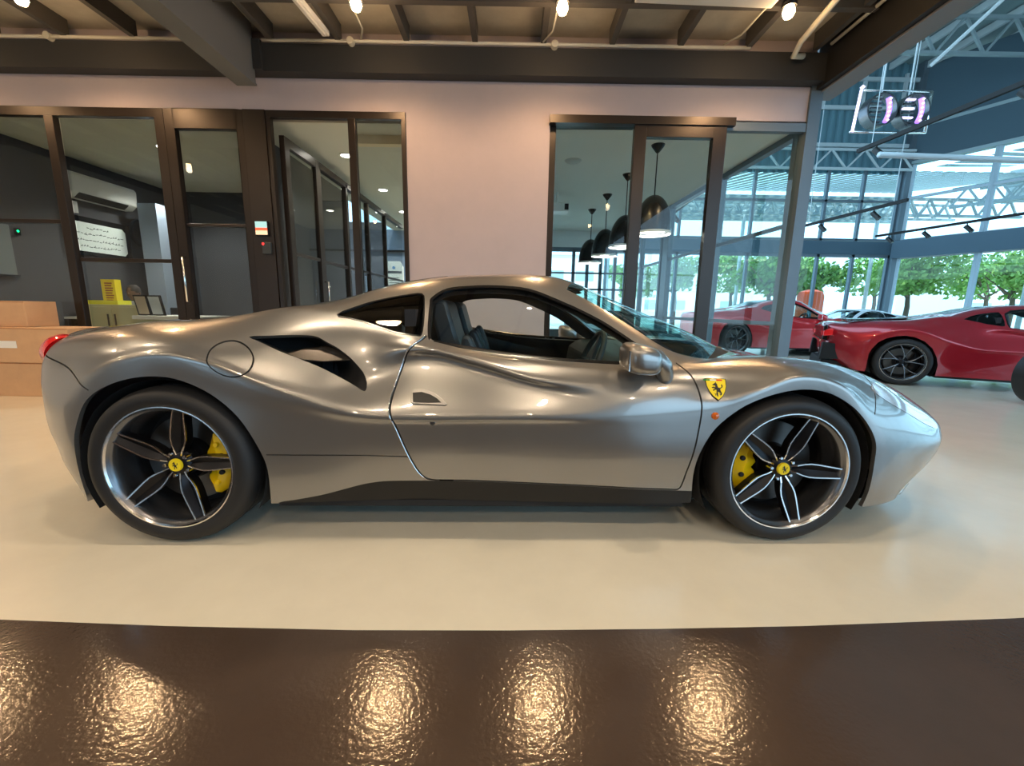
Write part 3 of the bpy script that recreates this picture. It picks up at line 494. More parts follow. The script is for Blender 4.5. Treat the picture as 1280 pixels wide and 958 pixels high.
class Body:
    def __init__(s, A, sub, parent):
        s.parent = parent; s.sub = sub
        G = spline(A, sub); G = spline(G.transpose(1, 0, 2), sub).transpose(1, 0, 2)
        for _ in range(3 if sub > 5 else 2):
            H = G.copy(); H[1:-1] = .25*G[:-2]+.5*G[1:-1]+.25*G[2:]; K = H.copy(); K[:, 1:-1] = .25*H[:, :-2]+.5*H[:, 1:-1]+.25*H[:, 2:]; K[:, -1, 1] = 0; K[0, :, 1] = 0; K[-1, :, 1] = 0; G = K
        s.G = G
        du = np.gradient(G, axis=0); dv = np.gradient(G, axis=1); N = np.cross(du, dv); N /= np.linalg.norm(N, axis=2)[..., None]+1e-9
        if N[len(N)//2, 3*sub, 1] > 0: N = -N
        N[:, -1, 1] = 0; N /= np.linalg.norm(N, axis=2)[..., None]+1e-9
        bm = s.bm = bmesh.new(); s.nl = bm.verts.layers.float_vector.new('nrm'); s.ul = bm.faces.layers.int.new('u'); s.vl = bm.faces.layers.int.new('v'); s.tl = bm.faces.layers.int.new('tag')
        nu, nv = G.shape[:2]; V = [[None]*nv for _ in range(nu)]
        for a in range(nu):
            for b in range(nv):
                v = bm.verts.new(G[a, b]); v[s.nl] = N[a, b]; V[a][b] = v
        for a in range(nu-1):
            for b in range(nv-1):
                try: fc = bm.faces.new((V[a][b], V[a+1][b], V[a+1][b+1], V[a][b+1]))
                except ValueError: continue
                fc[s.ul] = a; fc[s.vl] = b
    def cut(s, poly, t, vmin=0, vmax=10, only=None):
        """knife the side surface along poly (s,z) and tag what is inside"""
        sub = s.sub; xs_ = [p[0] for p in poly]; zs_ = [p[1] for p in poly]; X0, X1, Z0, Z1 = min(xs_), max(xs_), min(zs_), max(zs_)
        def bb(f): 
            c = [v.co for v in f.verts]; return min(p.x for p in c), max(p.x for p in c), min(p.z for p in c), max(p.z for p in c)
        cand = {}
        for f in s.bm.faces:
            if vmin*sub <= f[s.vl] < vmax*sub:
                b = bb(f)
                if b[0] <= X1 and b[1] >= X0 and b[2] <= Z1 and b[3] >= Z0: cand[f] = b
        n = len(poly)
        for k in range(n):
            a, b = poly[k], poly[(k+1) % n]; dx, dz = b[0]-a[0], b[1]-a[1]
            if abs(dx)+abs(dz) < 1e-7: continue
            x0, x1 = min(a[0], b[0])-1e-5, max(a[0], b[0])+1e-5; z0, z1 = min(a[1], b[1])-1e-5, max(a[1], b[1])+1e-5
            sel = [f for f, q in cand.items() if q[0] <= x1 and q[1] >= x0 and q[2] <= z1 and q[3] >= z0]
            if not sel: continue
            for f in sel: del cand[f]
            ge = set(sel); 
            for f in sel: ge.update(f.edges); ge.update(f.verts)
            r = bmesh.ops.bisect_plane(s.bm, geom=list(ge), dist=1e-7, plane_co=(a[0], 0, a[1]), plane_no=(dz, 0, -dx))
            for f in r['geom']:
                if isinstance(f, bmesh.types.BMFace) and f.is_valid: cand[f] = bb(f)
        for f in cand:
            if f.is_valid:
                c = f.calc_center_median()
                if inpoly(c.x, c.z, poly) and (only is None or f[s.tl] in only): f[s.tl] = t
    def region(s, u0, u1, v0, v1, t, only=None):
        for f in s.bm.faces:
            if u0*s.sub <= f[s.ul] < u1*s.sub and v0*s.sub <= f[s.vl] < v1*s.sub and (only is None or f[s.tl] in only): f[s.tl] = t
    def make(s, name, m, tags, sides=(1, -1), off=0., lip=0., fl=None, label=None, smooth=True, parent=None):
        fs = [f for f in s.bm.faces if f[s.tl] in tags and (fl is None or fl(f))]; fset = set(fs)
        verts = []; norms = []; faces = []
        for sd_ in sides:
            idx = {}
            for f in fs:
                row = []
                for v in f.verts:
                    if v not in idx:
                        nn = Vector(v[s.nl]).normalized(); co = v.co+nn*off; idx[v] = len(verts); verts.append((co.x, co.y*sd_, co.z)); norms.append((nn.x, nn.y*sd_, nn.z))
                    row.append(idx[v])
                faces.append(row if sd_ == 1 else row[::-1])
            if lip:
                for f in fs:
                    for l in f.loops:
                        e = l.edge
                        if sum(1 for g in e.link_faces if g in fset) == 1 and not all(abs(v.co.y) < 1e-4 for v in e.verts):
                            a, b = l.vert, l.link_loop_next.vert; na, nb = Vector(a[s.nl]).normalized(), Vector(b[s.nl]).normalized()
                            ca, cb = a.co+na*off, b.co+nb*off; q = [ca, ca-na*lip, cb-nb*lip, cb]; d = (cb-ca).cross(na); d = d.normalized() if d.length > 1e-9 else na
                            c0 = f.calc_center_median()
                            if d.dot(c0-ca) > 0: d = -d
                            base = len(verts)
                            for p in q: verts.append((p.x, p.y*sd_, p.z)); norms.append((d.x, d.y*sd_, d.z))
                            faces.append([base, base+1, base+2, base+3] if sd_ == 1 else [base+3, base+2, base+1, base])
        me = bpy.data.meshes.new(name); me.from_pydata(verts, [], faces); me.materials.append(MT[m]); me.shade_smooth()
        me.normals_split_custom_set_from_vertices([Vector(n_).normalized() if Vector(n_).length > 1e-6 else Vector((0, 0, 1)) for n_ in norms])
        o = link(bpy.data.objects.new(name, me), parent or s.parent)
        if label: o['label'] = label
        return o
    def on(s, sx, z, vmin=0, vmax=10):
        """point and normal of the side surface at (s, z)"""
        best = None; sub = s.sub; g = s.G[:, int(vmin*sub):int(vmax*sub)+1]; d = (g[..., 0]-sx)**2+(g[..., 2]-z)**2; a, b = np.unravel_index(d.argmin(), d.shape); p = g[a, b]
        a2 = min(max(a, 1), g.shape[0]-2); b2 = min(max(b, 1), g.shape[1]-2)
        n_ = np.cross(g[a2+1, b2]-g[a2-1, b2], g[a2, b2+1]-g[a2, b2-1]); n_ /= np.linalg.norm(n_)+1e-9
        if n_[1] > 0: n_ = -n_
        y = p[1]-((sx-p[0])*n_[0]+(z-p[2])*n_[2])/min(n_[1], -.3); return Vector((sx, y, z)), Vector(n_)

HORSE = [(-.06,-.50),(.02,-.50),(.00,-.44),(.02,-.30),(.00,-.18),(.10,-.22),(.20,-.30),(.17,-.40),(.24,-.42),(.28,-.28),(.22,-.14),(.20,-.02),(.26,.06),(.36,.10),(.40,.22),(.36,.34),(.30,.30),(.33,.20),(.28,.12),(.20,.08),(.10,.10),(.06,.20),(.06,.32),(.00,.42),(-.02,.50),(-.07,.44),(-.16,.36),(-.26,.30),(-.24,.24),(-.14,.26),(-.08,.22),(-.10,.12),(-.20,.16),(-.32,.12),(-.30,.06),(-.20,.08),(-.12,.02),(-.24,-.02),(-.28,-.12),(-.20,-.12),(-.16,-.04),(-.04,-.06),(-.06,-.20),(-.10,-.34)]
def poly_plate(poly, c, sc_, y0, y1, flip=1): return MB().prism([(c[0]+flip*p[0]*sc_, c[1]+p[1]*sc_) for p in poly], y0, y1)

def rot2(p, a): return (p[0]*math.cos(a)-p[1]*math.sin(a), p[0]*math.sin(a)+p[1]*math.cos(a))
def make_wheel(parent, s, side, R, inset0, width, ang, cal, style='double', yellow=True, detail=True, name='wheel'):
    """side -1 = towards the camera (local -y); inset0 = rim plane inset"""
    t = None; y0 = side*(HW-inset0); sg = -side     # inward direction
    def L(o): 
        return o
    def lat(prof, n=48, close=False, a0=0, a1=2*PI): return MB().lathe([(r, y0+sg*h) for r, h in prof], (s, 0, R), 'y', n, a0, a1, close)
    rim = lat([(.269, 0), (.2675, -.003), (.262, -.003), (.259, .004), (.250, .010), (.243, .02), (.236, .06), (.228, .10), (.226, .17), (.232, .205), (.262, .215), (.262, .02), (.269, .008)], 64, True).build(name, 'gun', parent, smooth='auto')
    lat([(.2695, -.001), (.2675, -.005), (.2625, -.005), (.2585, .003), (.2655, .004)], 64, True).build('rim_edge', 'bright', rim, smooth='auto')
    w_ = width
    lat([(.262, .008), (.268, -.002), (.282, -.009), (.302, -.011), (R-.022, -.003), (R-.009, .012), (R-.002, .035), (R, .06), (R, w_-.05), (R-.006, w_-.02), (R-.02, w_), (.30, w_+.01), (.262, w_-.005)], 72, True).build('tyre', 'rubber', rim, smooth='auto')
    f = MB()
    if detail:   # tread grooves read as fine rings on the shoulder
        f = lat([(R+.001, .075), (R-.004, .077), (R-.004, .083), (R+.001, .085)], 64); f.build('tread_groove', 'matblack', rim)
    lat([(.0, .14), (.195, .14), (.195, .165), (.0, .165)], 48).build('brake_disc', 'disc', rim, smooth='auto')
    lat([(.0, .105), (.085, .105), (.095, .14)], 32).build('disc_hat', 'darkgun', rim, smooth='auto')
    lat([(.0, .19), (.25, .19)], 40).build('hub_shadow_plate', 'matblack', rim).name = 'hub_shade_disc'  # black disc added behind the hub to stand in for shade
    hub = .046
    if style == 'double':
        for k in range(5):
            a = ang+k*2*PI/5
            prof = [(.035, .009), (.065, .017), (.095, .0265), (.12, .031), (.15, .0305), (.20, .026), (.262, .0205)]
            dep = lambda r: hub-.036*((r-.035)/.227)**1.0+(.006 if r < .05 else 0)
            vs_ = []; 
            def P(r, w2, d): 
                q = rot2((r, w2), a); return (s+q[0], y0+sg*d, R+q[1])
            web = MB(); n_ = len(prof); rows = []
            for r, h in prof: rows += [P(r, h, dep(r)+.001), P(r, h*.86, dep(r)+.004), P(r, 0, dep(r)+.017), P(r, -h*.86, dep(r)+.004), P(r, -h, dep(r)+.001), P(r, -h*.9, dep(r)+.050), P(r, h*.9, dep(r)+.050)]
            web.add(rows, [(i*7+j, i*7+(j+1) % 7, (i+1)*7+(j+1) % 7, (i+1)*7+j) for i in range(n_-1) for j in range(7)]+[tuple(range(7)), tuple((n_-1)*7+j for j in range(6, -1, -1))])
            sp = web.build('spoke', 'darkgun', rim, smooth='auto')
            e = MB()
            for sd_ in (1, -1):
                rr_ = []
                for r, h in prof: rr_ += [P(r, sd_*(h+.0028), dep(r)-.001), P(r, sd_*(h-.0028), dep(r)-.001), P(r, sd_*(h-.0028), dep(r)+.006), P(r, sd_*(h+.0028), dep(r)+.006)]
                e.add(rr_, [(i*4+j, i*4+(j+1) % 4, (i+1)*4+(j+1) % 4, (i+1)*4+j) for i in range(n_-1) for j in range(4)]+[(0,1,2,3), tuple((n_-1)*4+j for j in (3,2,1,0))])
            e.build('spoke_edge', 'bright', rim)
    else:
        for k in range(10):
            a = ang+(k//2)*2*PI/5; tw = .30 if k % 2 else -.12
            e = MB(); pts = []
            for r, b in ((.03, 0), (.09, tw*.2), (.14, tw*.7), (.20, tw*1.15), (.262, tw*1.5)):
                q = rot2((r, 0), a+b); pts.append((s+q[0], y0+sg*(hub-.036*(r-.03)/.23), R+q[1]))
            e.tube(pts, [.012, .011, .009, .008, .008], 6); e.build('spoke', 'gun', rim, smooth=True)
    lat([(0, hub-.004), (.024, hub-.004), (.046, hub+.004), (.060, hub+.02), (.062, hub+.06)], 32).build('hub', 'darkgun', rim, smooth='auto')
    if detail:
        cc = lat([(0, hub-.014), (.026, hub-.013), (.0285, hub-.008), (.0285, hub)], 32).build('center_cap', 'badge', rim, smooth='auto')
        yy = y0+sg*(hub-.0145); poly_plate(HORSE, (s, R), .034, yy, yy+sg*.001).build('horse_emblem', 'ink', rim)
        for k in range(5):
            q = rot2((.051, 0), ang+(k+.5)*2*PI/5); o = MB().lathe([(0, y0+sg*(hub-.008)), (.006, y0+sg*(hub-.008)), (.0095, y0+sg*(hub-.002)), (.0095, y0+sg*(hub+.03))], (s+q[0], 0, R+q[1]), 'y', 12).build('wheel_bolt', 'chrome', rim, smooth='auto')
    # caliper hugging the disc
    if cal is not None:
        a0, a1 = cal; f = MB(); N = 14
        rows = []
        for k in range(N+1):
            u = k/N; a = a0+(a1-a0)*u; e_ = math.sin(PI*u)**.35 if 0 < u < 1 else .0
            ro = .205+.012*e_; ri = .205-.032-.078*e_-.010*math.sin(6*PI*u)
            for r, h in ((ro, .125), (ri, .118), (ri+.006, .10), ((ro+ri)/2, .082-.008*e_), (ro-.01, .088), (ro, .10)): rows.append((s+r*math.cos(a), y0+sg*h, R+r*math.sin(a)))
        f.add(rows, [(i*6+j, i*6+(j+1) % 6, (i+1)*6+(j+1) % 6, (i+1)*6+j) for i in range(N) for j in range(6)]+[(0,1,2,3,4,5), tuple(N*6+j for j in range(5, -1, -1))])
        c = f.build('brake_caliper', 'yellow' if yellow else 'darkgun', rim, smooth='auto')
        if detail:
            for u in (.16, .36, .64, .84):
                a = a0+(a1-a0)*u; MB().lathe([(0, y0+sg*.070), (.010, y0+sg*.070), (.012, y0+sg*.076), (.012, y0+sg*.10)], (s+.172*math.cos(a), 0, R+.172*math.sin(a)), 'y', 10).build('caliper_bolt', 'matblack' if u in (.36, .64) else 'yellow', c, smooth='auto')
    return rim

RARCH = [(-.44,.02),(-.402,.202),(-.402,.33),(-.398,.437),(-.373,.518),(-.313,.621),(-.23,.684),(-.117,.725),(-.01,.736),(.093,.718),(.203,.662),(.299,.566),(.365,.436),(.393,.329),(.388,.17),(.385,.02)]
FARCH = [(2.265,.02),(2.262,.2),(2.254,.343),(2.274,.446),(2.323,.538),(2.414,.624),(2.506,.674),(2.607,.705),(2.704,.714),(2.805,.694),(2.916,.632),(3.0,.55),(3.046,.47),(3.056,.384),(3.055,.25),(3.04,.17),(3.0,.02)]
WIN = [(1.062,1.045),(1.066,1.072),(1.127,1.112),(1.24,1.127),(1.362,1.131),(1.52,1.117),(1.676,1.060),(1.80,1.005),(1.901,.95),(2.036,.857),(2.126,.797),(1.94,.803),(1.7,.813),(1.474,.832),(1.28,.856),(1.10,.884),(1.080,.889),(1.068,.93)]
QUART = [(.640,.990),(.719,1.028),(.78,1.05),(.852,1.068),(.93,1.083),(1.003,1.090),(1.02,1.05),(1.030,.97),(1.028,.912),(1.01,.908),(.95,.914),(.883,.927),(.781,.957),(.70,.977)]
SILV = [(.37,.150),(.43,.176),(.49,.185),(.601,.204),(.69,.226),(.771,.247),(.83,.258),(.896,.264),(1.05,.266),(1.303,.266),(1.786,.252),(2.1,.238),(2.3,.230)]
DOORL = [(1.052,.905),(1.043,.893),(.985,.844),(.955,.77),(.937,.702),(.924,.645),(.923,.589),(.957,.486),(.996,.383),(1.030,.313),(1.058,.282),(1.085,.272),(1.14,.270),(1.303,.270),(1.786,.256),(2.16,.240)]
DOORR = [(2.16,.240),(2.203,.247),(2.221,.33),(2.236,.414),(2.248,.534),(2.253,.629),(2.243,.703),(2.221,.762),(2.185,.800)]
INTAKE = [(.318,.894),(.40,.899),(.50,.902),(.575,.896),(.625,.872),(.675,.845),(.735,.800),(.785,.745),(.806,.700),(.806,.672),(.790,.672),(.755,.692),(.70,.723),(.629,.762),(.54,.800),(.449,.836),(.37,.872)]
HEADL = [(3.06,.700),(3.12,.722),(3.20,.70),(3.30,.655),(3.40,.60),(3.50,.53),(3.53,.50),(3.49,.495),(3.38,.535),(3.28,.58),(3.20,.615),(3.12,.655)]

def make_car(cfg):
    root = empty(cfg['name'], cfg['loc'], cfg['rz']); tag(root, cfg['label'], 'car')
    sub = cfg.get('sub', 9); B = Body(rows_to_array(ROWS, cfg.get('zf', lambda s, z, j: z), cfg.get('tail', 1.)), sub, root); main = cfg.get('main', False); pm = cfg['paint']
    NR = len(ROWS)-1
    # tags: 0 body 1 deleted 2 skirt 3 trim 4 side glass 5 quarter 6 door 7 seam 8 windscreen 9 cowl 10 rear glass 11 front bumper 12 rear bumper 13 headlamp 14 fuel flap 15 lining-only hole
    sl = (lambda p, n=4, c=False: smoothline(p, n, c)) if sub > 5 else (lambda p, n=4, c=False: p)
    B.region(12.45, 16, 10, 12, 8); B.region(16, 16.62, 10, 12, 9); B.region(7.3, 10.2, 10.35, 12, 10)
    # bumpers
    FB = [(3.105,.768),(3.075,.70),(3.03,.60)]
    B.cut([(3.13,.85),(3.105,.768),(3.075,.70),(3.03,.58),(3.0,.5),(3.0,0),(4.1,0),(4.1,.85)], 11); B.region(21.5, 26, 9.9, 12, 11)
    if main: B.cut([(-.9,0),(-.2,0),(-.2,.60),(-.285,.675),(-.40,.745),(-.52,.775),(-.70,.80),(-.9,.82)], 12)
    # door
    dp = sl(DOORL)+sl(DOORR)[1:]
    B.cut(dp+[(2.05,.86),(1.6,.86),(1.08,.95)], 6, only=(0,))
    # skirt
    B.cut(sl(SILV)+[(2.3,0),(.37,0)], 2, only=(0, 6))
    if main:
        W = .007
        B.cut(strip(sl(DOORL), W), 7, only=(0, 6, 2)); B.cut(strip(sl(DOORR), W), 7, only=(0, 6, 2))
        B.cut(strip([(.395,.400),(.7,.392),(.99,.384)], .005), 7, only=(0,))
        B.cut(strip(sl([(3.115,.800),(3.105,.768),(3.075,.70),(3.03,.60)]), .006), 7, only=(0, 11))
        B.cut(strip(sl([(-.285,.675),(-.40,.745),(-.52,.775),(-.70,.80)]), .006), 7, only=(0, 12))
        C = [(.280+.083*math.cos(a)-.024*math.sin(a), .808+.073*math.sin(a)) for a in [2*PI*k/40 for k in range(40)]]
        B.cut(C, 7, only=(0,)); B.cut([(.280+.077*math.cos(a)-.022*math.sin(a), .808+.067*math.sin(a)) for a in [2*PI*k/40 for k in range(40)]], 14, only=(7,))
        B.cut(sl(HEADL, 4, True), 13, only=(0, 11))
        B.cut(sl(INTAKE, 4, True), 1)
    B.cut(sl(RARCH[1:-1])+[(.385,0),(-.44,0)], 1); B.cut(sl(FARCH[1:-1])+[(3.0,0),(2.265,0)], 1)
    w1 = sl(WIN, 4, True); B.cut(offset_poly(w1, .012), 3, 7.6, 10); B.cut(w1, 4, 7.6, 10)
    q1 = sl(QUART, 3, True); B.cut(offset_poly(q1, .006), 3, 7.6, 10); B.cut(q1, 5, 7.6, 10)
    # ---- output parts
    lp = .018 if main else .012
    B.make('body_shell', pm, (0,), lip=lp)
    B.make('front_bumper', pm, (11,), lip=lp)
    if main: B.make('rear_bumper', pm, (12,), lip=lp)
    for sd_ in (1, -1): B.make('door', pm, (6,), (sd_,), lip=lp); B.make('side_window', 'cglass', (4,), (sd_,), off=-.006); B.make('quarter_window', 'dkglass', (5,), (sd_,), off=-.003); B.make('side_skirt', 'skirt' if main else pm, (2,), (sd_,), lip=.01)
    [B.make('window_trim', 'black', (3,), (q_,), lip=.01, off=.001, fl=(lambda f, a_=a_: (f.calc_center_median().x < 1.045) == a_)) for q_ in (1, -1) for a_ in (True, False)]; B.make('windscreen', 'wsglass', (8,), off=-.002); B.make('cowl_panel', 'matblack', (9,), off=-.01)
    B.make('engine_cover_glass', 'black', (10,), off=.002)
    if main:
        def near(f): c = f.calc_center_median(); return c.x, c.z
        B.make('fuel_flap_gap', 'matblack', (7,), (1,), off=-.010, fl=lambda f: near(f)[0] < .372 and near(f)[0] > .1)
        for sd_ in (1, -1):
            B.make('rear_bumper_gap', 'matblack', (7,), (sd_,), off=-.010, fl=lambda f: near(f)[0] < -.2)
            B.make('front_bumper_gap', 'matblack', (7,), (sd_,), off=-.010, fl=lambda f: near(f)[0] > 2.5)
            B.make('door_gap', 'matblack', (7,), (sd_,), off=-.010, fl=lambda f: .374 < near(f)[0] < 2.5)
        for sd_ in (1, -1): B.make('headlamp', 'lens', (13,), (sd_,), off=.0015, lip=.01)
        B.make('fuel_flap', pm, (14,), (1,), lip=.006)
    us = sub
    B.make('cabin_lining', 'cabin', (0, 3, 6, 7), off=-.035, fl=lambda f: 7*us <= f[B.ul] <= 16.5*us and (f.calc_center_median().z > .35) and not (f[B.vl] < 10*us and f[B.ul] < 8.2*us))
    # wheelhouses, underbody, bulkheads
    for s_, rr in ((0, .372), (2.66, .372)):
        for sd_ in (1, -1):
            ys = sorted((sd_*(HW-.03), sd_*.50))
            rad = .385 if s_ == 0 else .385
            MB().lathe([(rad, ys[0]), (rad, ys[1])] if True else 0, (s_, 0, .335), 'y', 28, -.5, PI+.5).build('wheelhouse', 'matblack', root, smooth=True)
            yy = sd_*.50; MB().lathe([(0, yy), (.4, yy)], (s_, 0, .335), 'y', 24).build('wheelhouse_wall', 'matblack', root)
    f = MB(); f.box((-.55, -.60, .14), (3.45, .60, .18)); f.box((.40, -.89, .14), (2.24, .89, .17)); f.build('underbody', 'matblack', root)
    for a_, b_ in (((.55, -.70, .18), (.60, .70, 1.0)), ((.95, -.74, .18), (1.0, .74, 1.02)), ((2.25, -.76, .18), (2.30, .76, .74))): bx(a_, b_).build('bulkhead', 'cabin', root)
    # seats, dash, steering wheel
    for y in (-.36, .36):
        t_ = MB().lathe([(0, 0), (.01, 0)], n=3).build('seat', 'leather', root) if False else None
        prof = [(x_-.05 if z_ > .5 else x_, z_) for x_, z_ in [(1.36,.28),(1.30,.36),(1.22,.62),(1.13,.84),(1.095,.98),(1.10,1.055),(1.13,1.075),(1.17,1.06),(1.19,.99),(1.215,.90),(1.275,.74),(1.36,.46),(1.75,.44),(1.82,.40),(1.80,.30)]]
        st = MB().prism(prof, y-.21, y+.21).build('seat', 'leather', root, bevel=.035, smooth='auto')
        if main:
            MB().prism([(1.16,.62),(1.20,.60),(1.31,.47),(1.33,.62),(1.285,.80),(1.24,.90),(1.20,.90)], y-.27, y-.205).build('seat_bolster', 'leather', st, bevel=.02)
            MB().prism([(1.16,.62),(1.20,.60),(1.31,.47),(1.33,.62),(1.285,.80),(1.24,.90),(1.20,.90)], y+.205, y+.27).build('seat_bolster', 'leather', st, bevel=.02)
    MB().prism([(1.93,.60),(1.95,.74),(2.02,.79),(2.2,.80),(2.45,.79),(2.5,.6)], -.76, .76).build('dashboard', 'dash', root, bevel=.02)
    if cfg.get('wheelside', 1):
        yv = cfg.get('drv', -.36); c = Vector((1.885, yv, .745)); ax = Vector((-.92, 0, .38)).normalized(); a = Vector((0, 1, 0)); b = ax.cross(a)
        f = MB(); f.tube([c+(a*math.cos(q)+b*math.sin(q))*.175 for q in [2*PI*k/24 for k in range(24)]], .016, 8, True)
        for q in (0, PI, -PI/2): f.bar(c-ax*.01, c+(a*math.cos(q)+b*math.sin(q))*.165, .035, .018)
        f.tube([c, c-ax*.25], .03); f.build('steering_wheel', 'dash', root, smooth='auto')
    # mirrors
    for sd_ in (1, -1):
        y = sd_*(-HW)
        def blob(c, r, e, shear=0, n=24, m_=14):
            vs_ = []
            pw = lambda v, q: math.copysign(abs(v)**q, v)
            for a in range(m_+1):
                th = -PI/2+PI*a/m_
                for b in range(n):
                    ph = 2*PI*b/n; X = pw(math.cos(th), e)*pw(math.cos(ph), e); Y = pw(math.cos(th), e)*pw(math.sin(ph), e); Z = pw(math.sin(th), e)
                    tp = 1-.16*(X+1)/2; vs_.append((c[0]+r[0]*X, c[1]+r[1]*Y*tp, c[2]+r[2]*Z*tp+shear*X))
            return MB().add(vs_, [(a*n+b, a*n+(b+1) % n, (a+1)*n+(b+1) % n, (a+1)*n+b) for a in range(m_) for b in range(n)])
        mr = blob((1.972, y+sd_*.02, .832), (.078, .110, .068), .62, -.012).build('door_mirror', pm, root, smooth=True)
        MB().tube([(1.99, y+sd_*.045, .845), (2.045, y+sd_*.05, .835), (2.085, y+sd_*.06, .80), (2.105, y+sd_*.075, .755), (2.105, y+sd_*.10, .715)], [.035, .042, .040, .036, .034], 14).build('mirror_stem', pm, mr, smooth=True)
        MB().box((1.902, y-sd_*.06, .79), (1.906, y+sd_*.09, .872)).build('mirror_glass', 'chrome', mr)
    # front blade and lights
    R0, R1 = .3455, .340
    wh = cfg.get('wheels', 'double')
    for sd_ in (-1, 1):
        near = sd_ == -1
        make_wheel(root, 0, sd_, R0, 0., .29, math.radians(4.7), (math.radians(-48), math.radians(42)) if near or True else None, wh, main, main)
        make_wheel(root, 2.668, sd_, R1, 0.008, .235, math.radians(-2.7), (math.radians(134), math.radians(228)), wh, main, main)
    return root, B

IN = Vector((-math.sin(.0312), math.cos(.0312), 0)); car_loc = Vector((-1.4353, 1.6515, 0))+IN*HW
MT['brown_gloss'] = mat('brown_gloss', (.06, .048, .038), .22, .5, .8)
car, B = make_car(dict(name='sports_car', loc=car_loc, rz=.0312, label='silver mid-engined sports coupe with yellow shield badge in the foreground', paint='silver', main=True, sub=9))
# ---- silver car extras
# intake duct: dark cavity and body coloured blade
f = MB(); outer = [B.on(p[0], p[1])[0] for p in INTAKE]; inner = [Vector((.40+(p.x-.5)*.72, p.y+.17, .80+(p.z-.80)*.8)) for p in outer]
mid = [Vector((p.x-.012, p.y+.02, p.z)) for p in outer]
nI = len(outer); f.add([*outer, *inner], [(i, (i+1) % nI, nI+(i+1) % nI, nI+i) for i in range(nI)]+[tuple(range(nI, 2*nI))]); duct = f.build('side_intake', 'matblack', car, smooth='auto')
BL = [(.46,.826),(.52,.842),(.60,.852),(.68,.845),(.735,.826),(.765,.803),(.755,.792),(.70,.790),(.62,.786),(.54,.792),(.48,.808)]
f = MB(); N_ = len(BL); top = []; bot = []
for p in BL:
    q = B.on(min(max(p[0], .35), .8), p[1])[0]; top.append(Vector((p[0], q.y+.022+(.03 if p[1] > .84 else 0), p[1]))); bot.append(Vector((p[0]-.01, q.y+.10, p[1]-.004)))
f.add([*top, *bot], [tuple(range(N_)), tuple(range(2*N_-1, N_-1, -1))]+[(i, N_+i, N_+(i+1) % N_, (i+1) % N_) for i in range(N_)]); f.build('intake_blade', 'brown_gloss', duct, bevel=.008, smooth='auto')
# handle: scoop with lip
def surf_poly(poly, off, thick, name, m, parent, bevel=0, mirror=False):
    fr = [B.on(x, z)[0]+B.on(x, z)[1]*off for x, z in poly]; bk = [B.on(x, z)[0]+B.on(x, z)[1]*(off-thick) for x, z in poly]; n_ = len(poly)
    return MB().add([*fr, *bk], [tuple(range(n_)), tuple(range(2*n_-1, n_-1, -1))]+[(i, n_+i, n_+(i+1) % n_, (i+1) % n_) for i in range(n_)]).build(name, m, parent, bevel=bevel)
hd = surf_poly([(1.005,.668),(1.012,.679),(1.06,.680),(1.10,.668),(1.14,.645),(1.163,.622),(1.155,.617),(1.08,.620),(1.015,.620),(1.006,.628)], .007, .014, 'door_handle', 'silver', car, .003)
surf_poly([(1.013,.664),(1.05,.668),(1.09,.658),(1.12,.643),(1.138,.628),(1.08,.626),(1.017,.627)], .0085, .003, 'handle_recess', 'skirt', hd)
MB().tube([B.on(x, z)[0]+B.on(x, z)[1]*.0005 for x, z in smoothline([(q[0]-.006, q[1]) for q in DOORL[:11]], 4)], .0028, 6).build('door_edge_highlight', 'chrome', car, smooth=True)  # bright tube added to draw the highlight along the rear door seam
p, n_ = B.on(1.10, .545); MB().lathe([(0, -.004), (.009, -.004), (.012, -.001), (.012, .004)], p, 'y', 16).build('door_lock', 'gun', car, smooth='auto')
p, n_ = B.on(2.313, .591); MB().lathe([(0, -.012), (.010, -.010), (.0165, -.003), (.0165, .004)], p, 'y', 20).build('side_marker', 'orange', car, smooth='auto')
# shield emblem
SH = [(-.47,.47),(-.25,.50),(0,.47),(.25,.50),(.47,.47),(.45,.15),(.36,-.10),(.22,-.32),(0,-.50),(-.22,-.32),(-.36,-.10),(-.45,.15)]
p, n_ = B.on(2.325, .700); eb = empty('emblem_anchor', parent=None); bpy.data.objects.remove(eb)
zax = Vector((0, 0, 1)); nn = n_.normalized(); xa = zax.cross(nn); xa = -xa if xa.x < 0 else xa; xa.normalize(); za = nn.cross(xa); za = -za if za.z < 0 else za
def plate(poly, s1, s2, o0, o1, name, m, parent):
    P = [p+xa*a*s1+za*b*s2 for a, b in poly]; n2 = len(P); v = [q+nn*o1 for q in P]+[q+nn*o0 for q in P]
    return MB().add(v, [tuple(range(n2)), tuple(range(2*n2-1, n2-1, -1))]+[(i, n2+i, n2+(i+1) % n2, (i+1) % n2) for i in range(n2)]).build(name, m, parent)
sh = plate(SH, .096, .108, -.02, .004, 'shield_badge', 'ink', car); plate(SH, .088, .100, .003, .0055, 'shield_field', 'badge', sh)
for k, m in ((-1, 'green'), (0, 'flagwhite'), (1, 'flagred')): plate([(-.28+.31*(k), .40), (.03+.31*k, .40), (.03+.31*k, .46), (-.28+.31*k, .46)] if k < 1 else [(.03, .40), (.31, .40), (.31, .46), (.03, .46)], .088, .1, .005, .0062, 'badge_stripe', m, sh)
plate([(a*.8, b*.78+.0) for a, b in HORSE], .080, .088, .005, .0068, 'horse_emblem', 'ink', sh)
for c in (-.2, .2): plate([(c-.06,-.22), (c+.02,-.22), (c+.05,-.27), (c-.02,-.29), (c+.02,-.32), (c-.04,-.31), (c+.0,-.27)], .05, .1, .005, .0066, 'badge_letter', 'ink', sh)
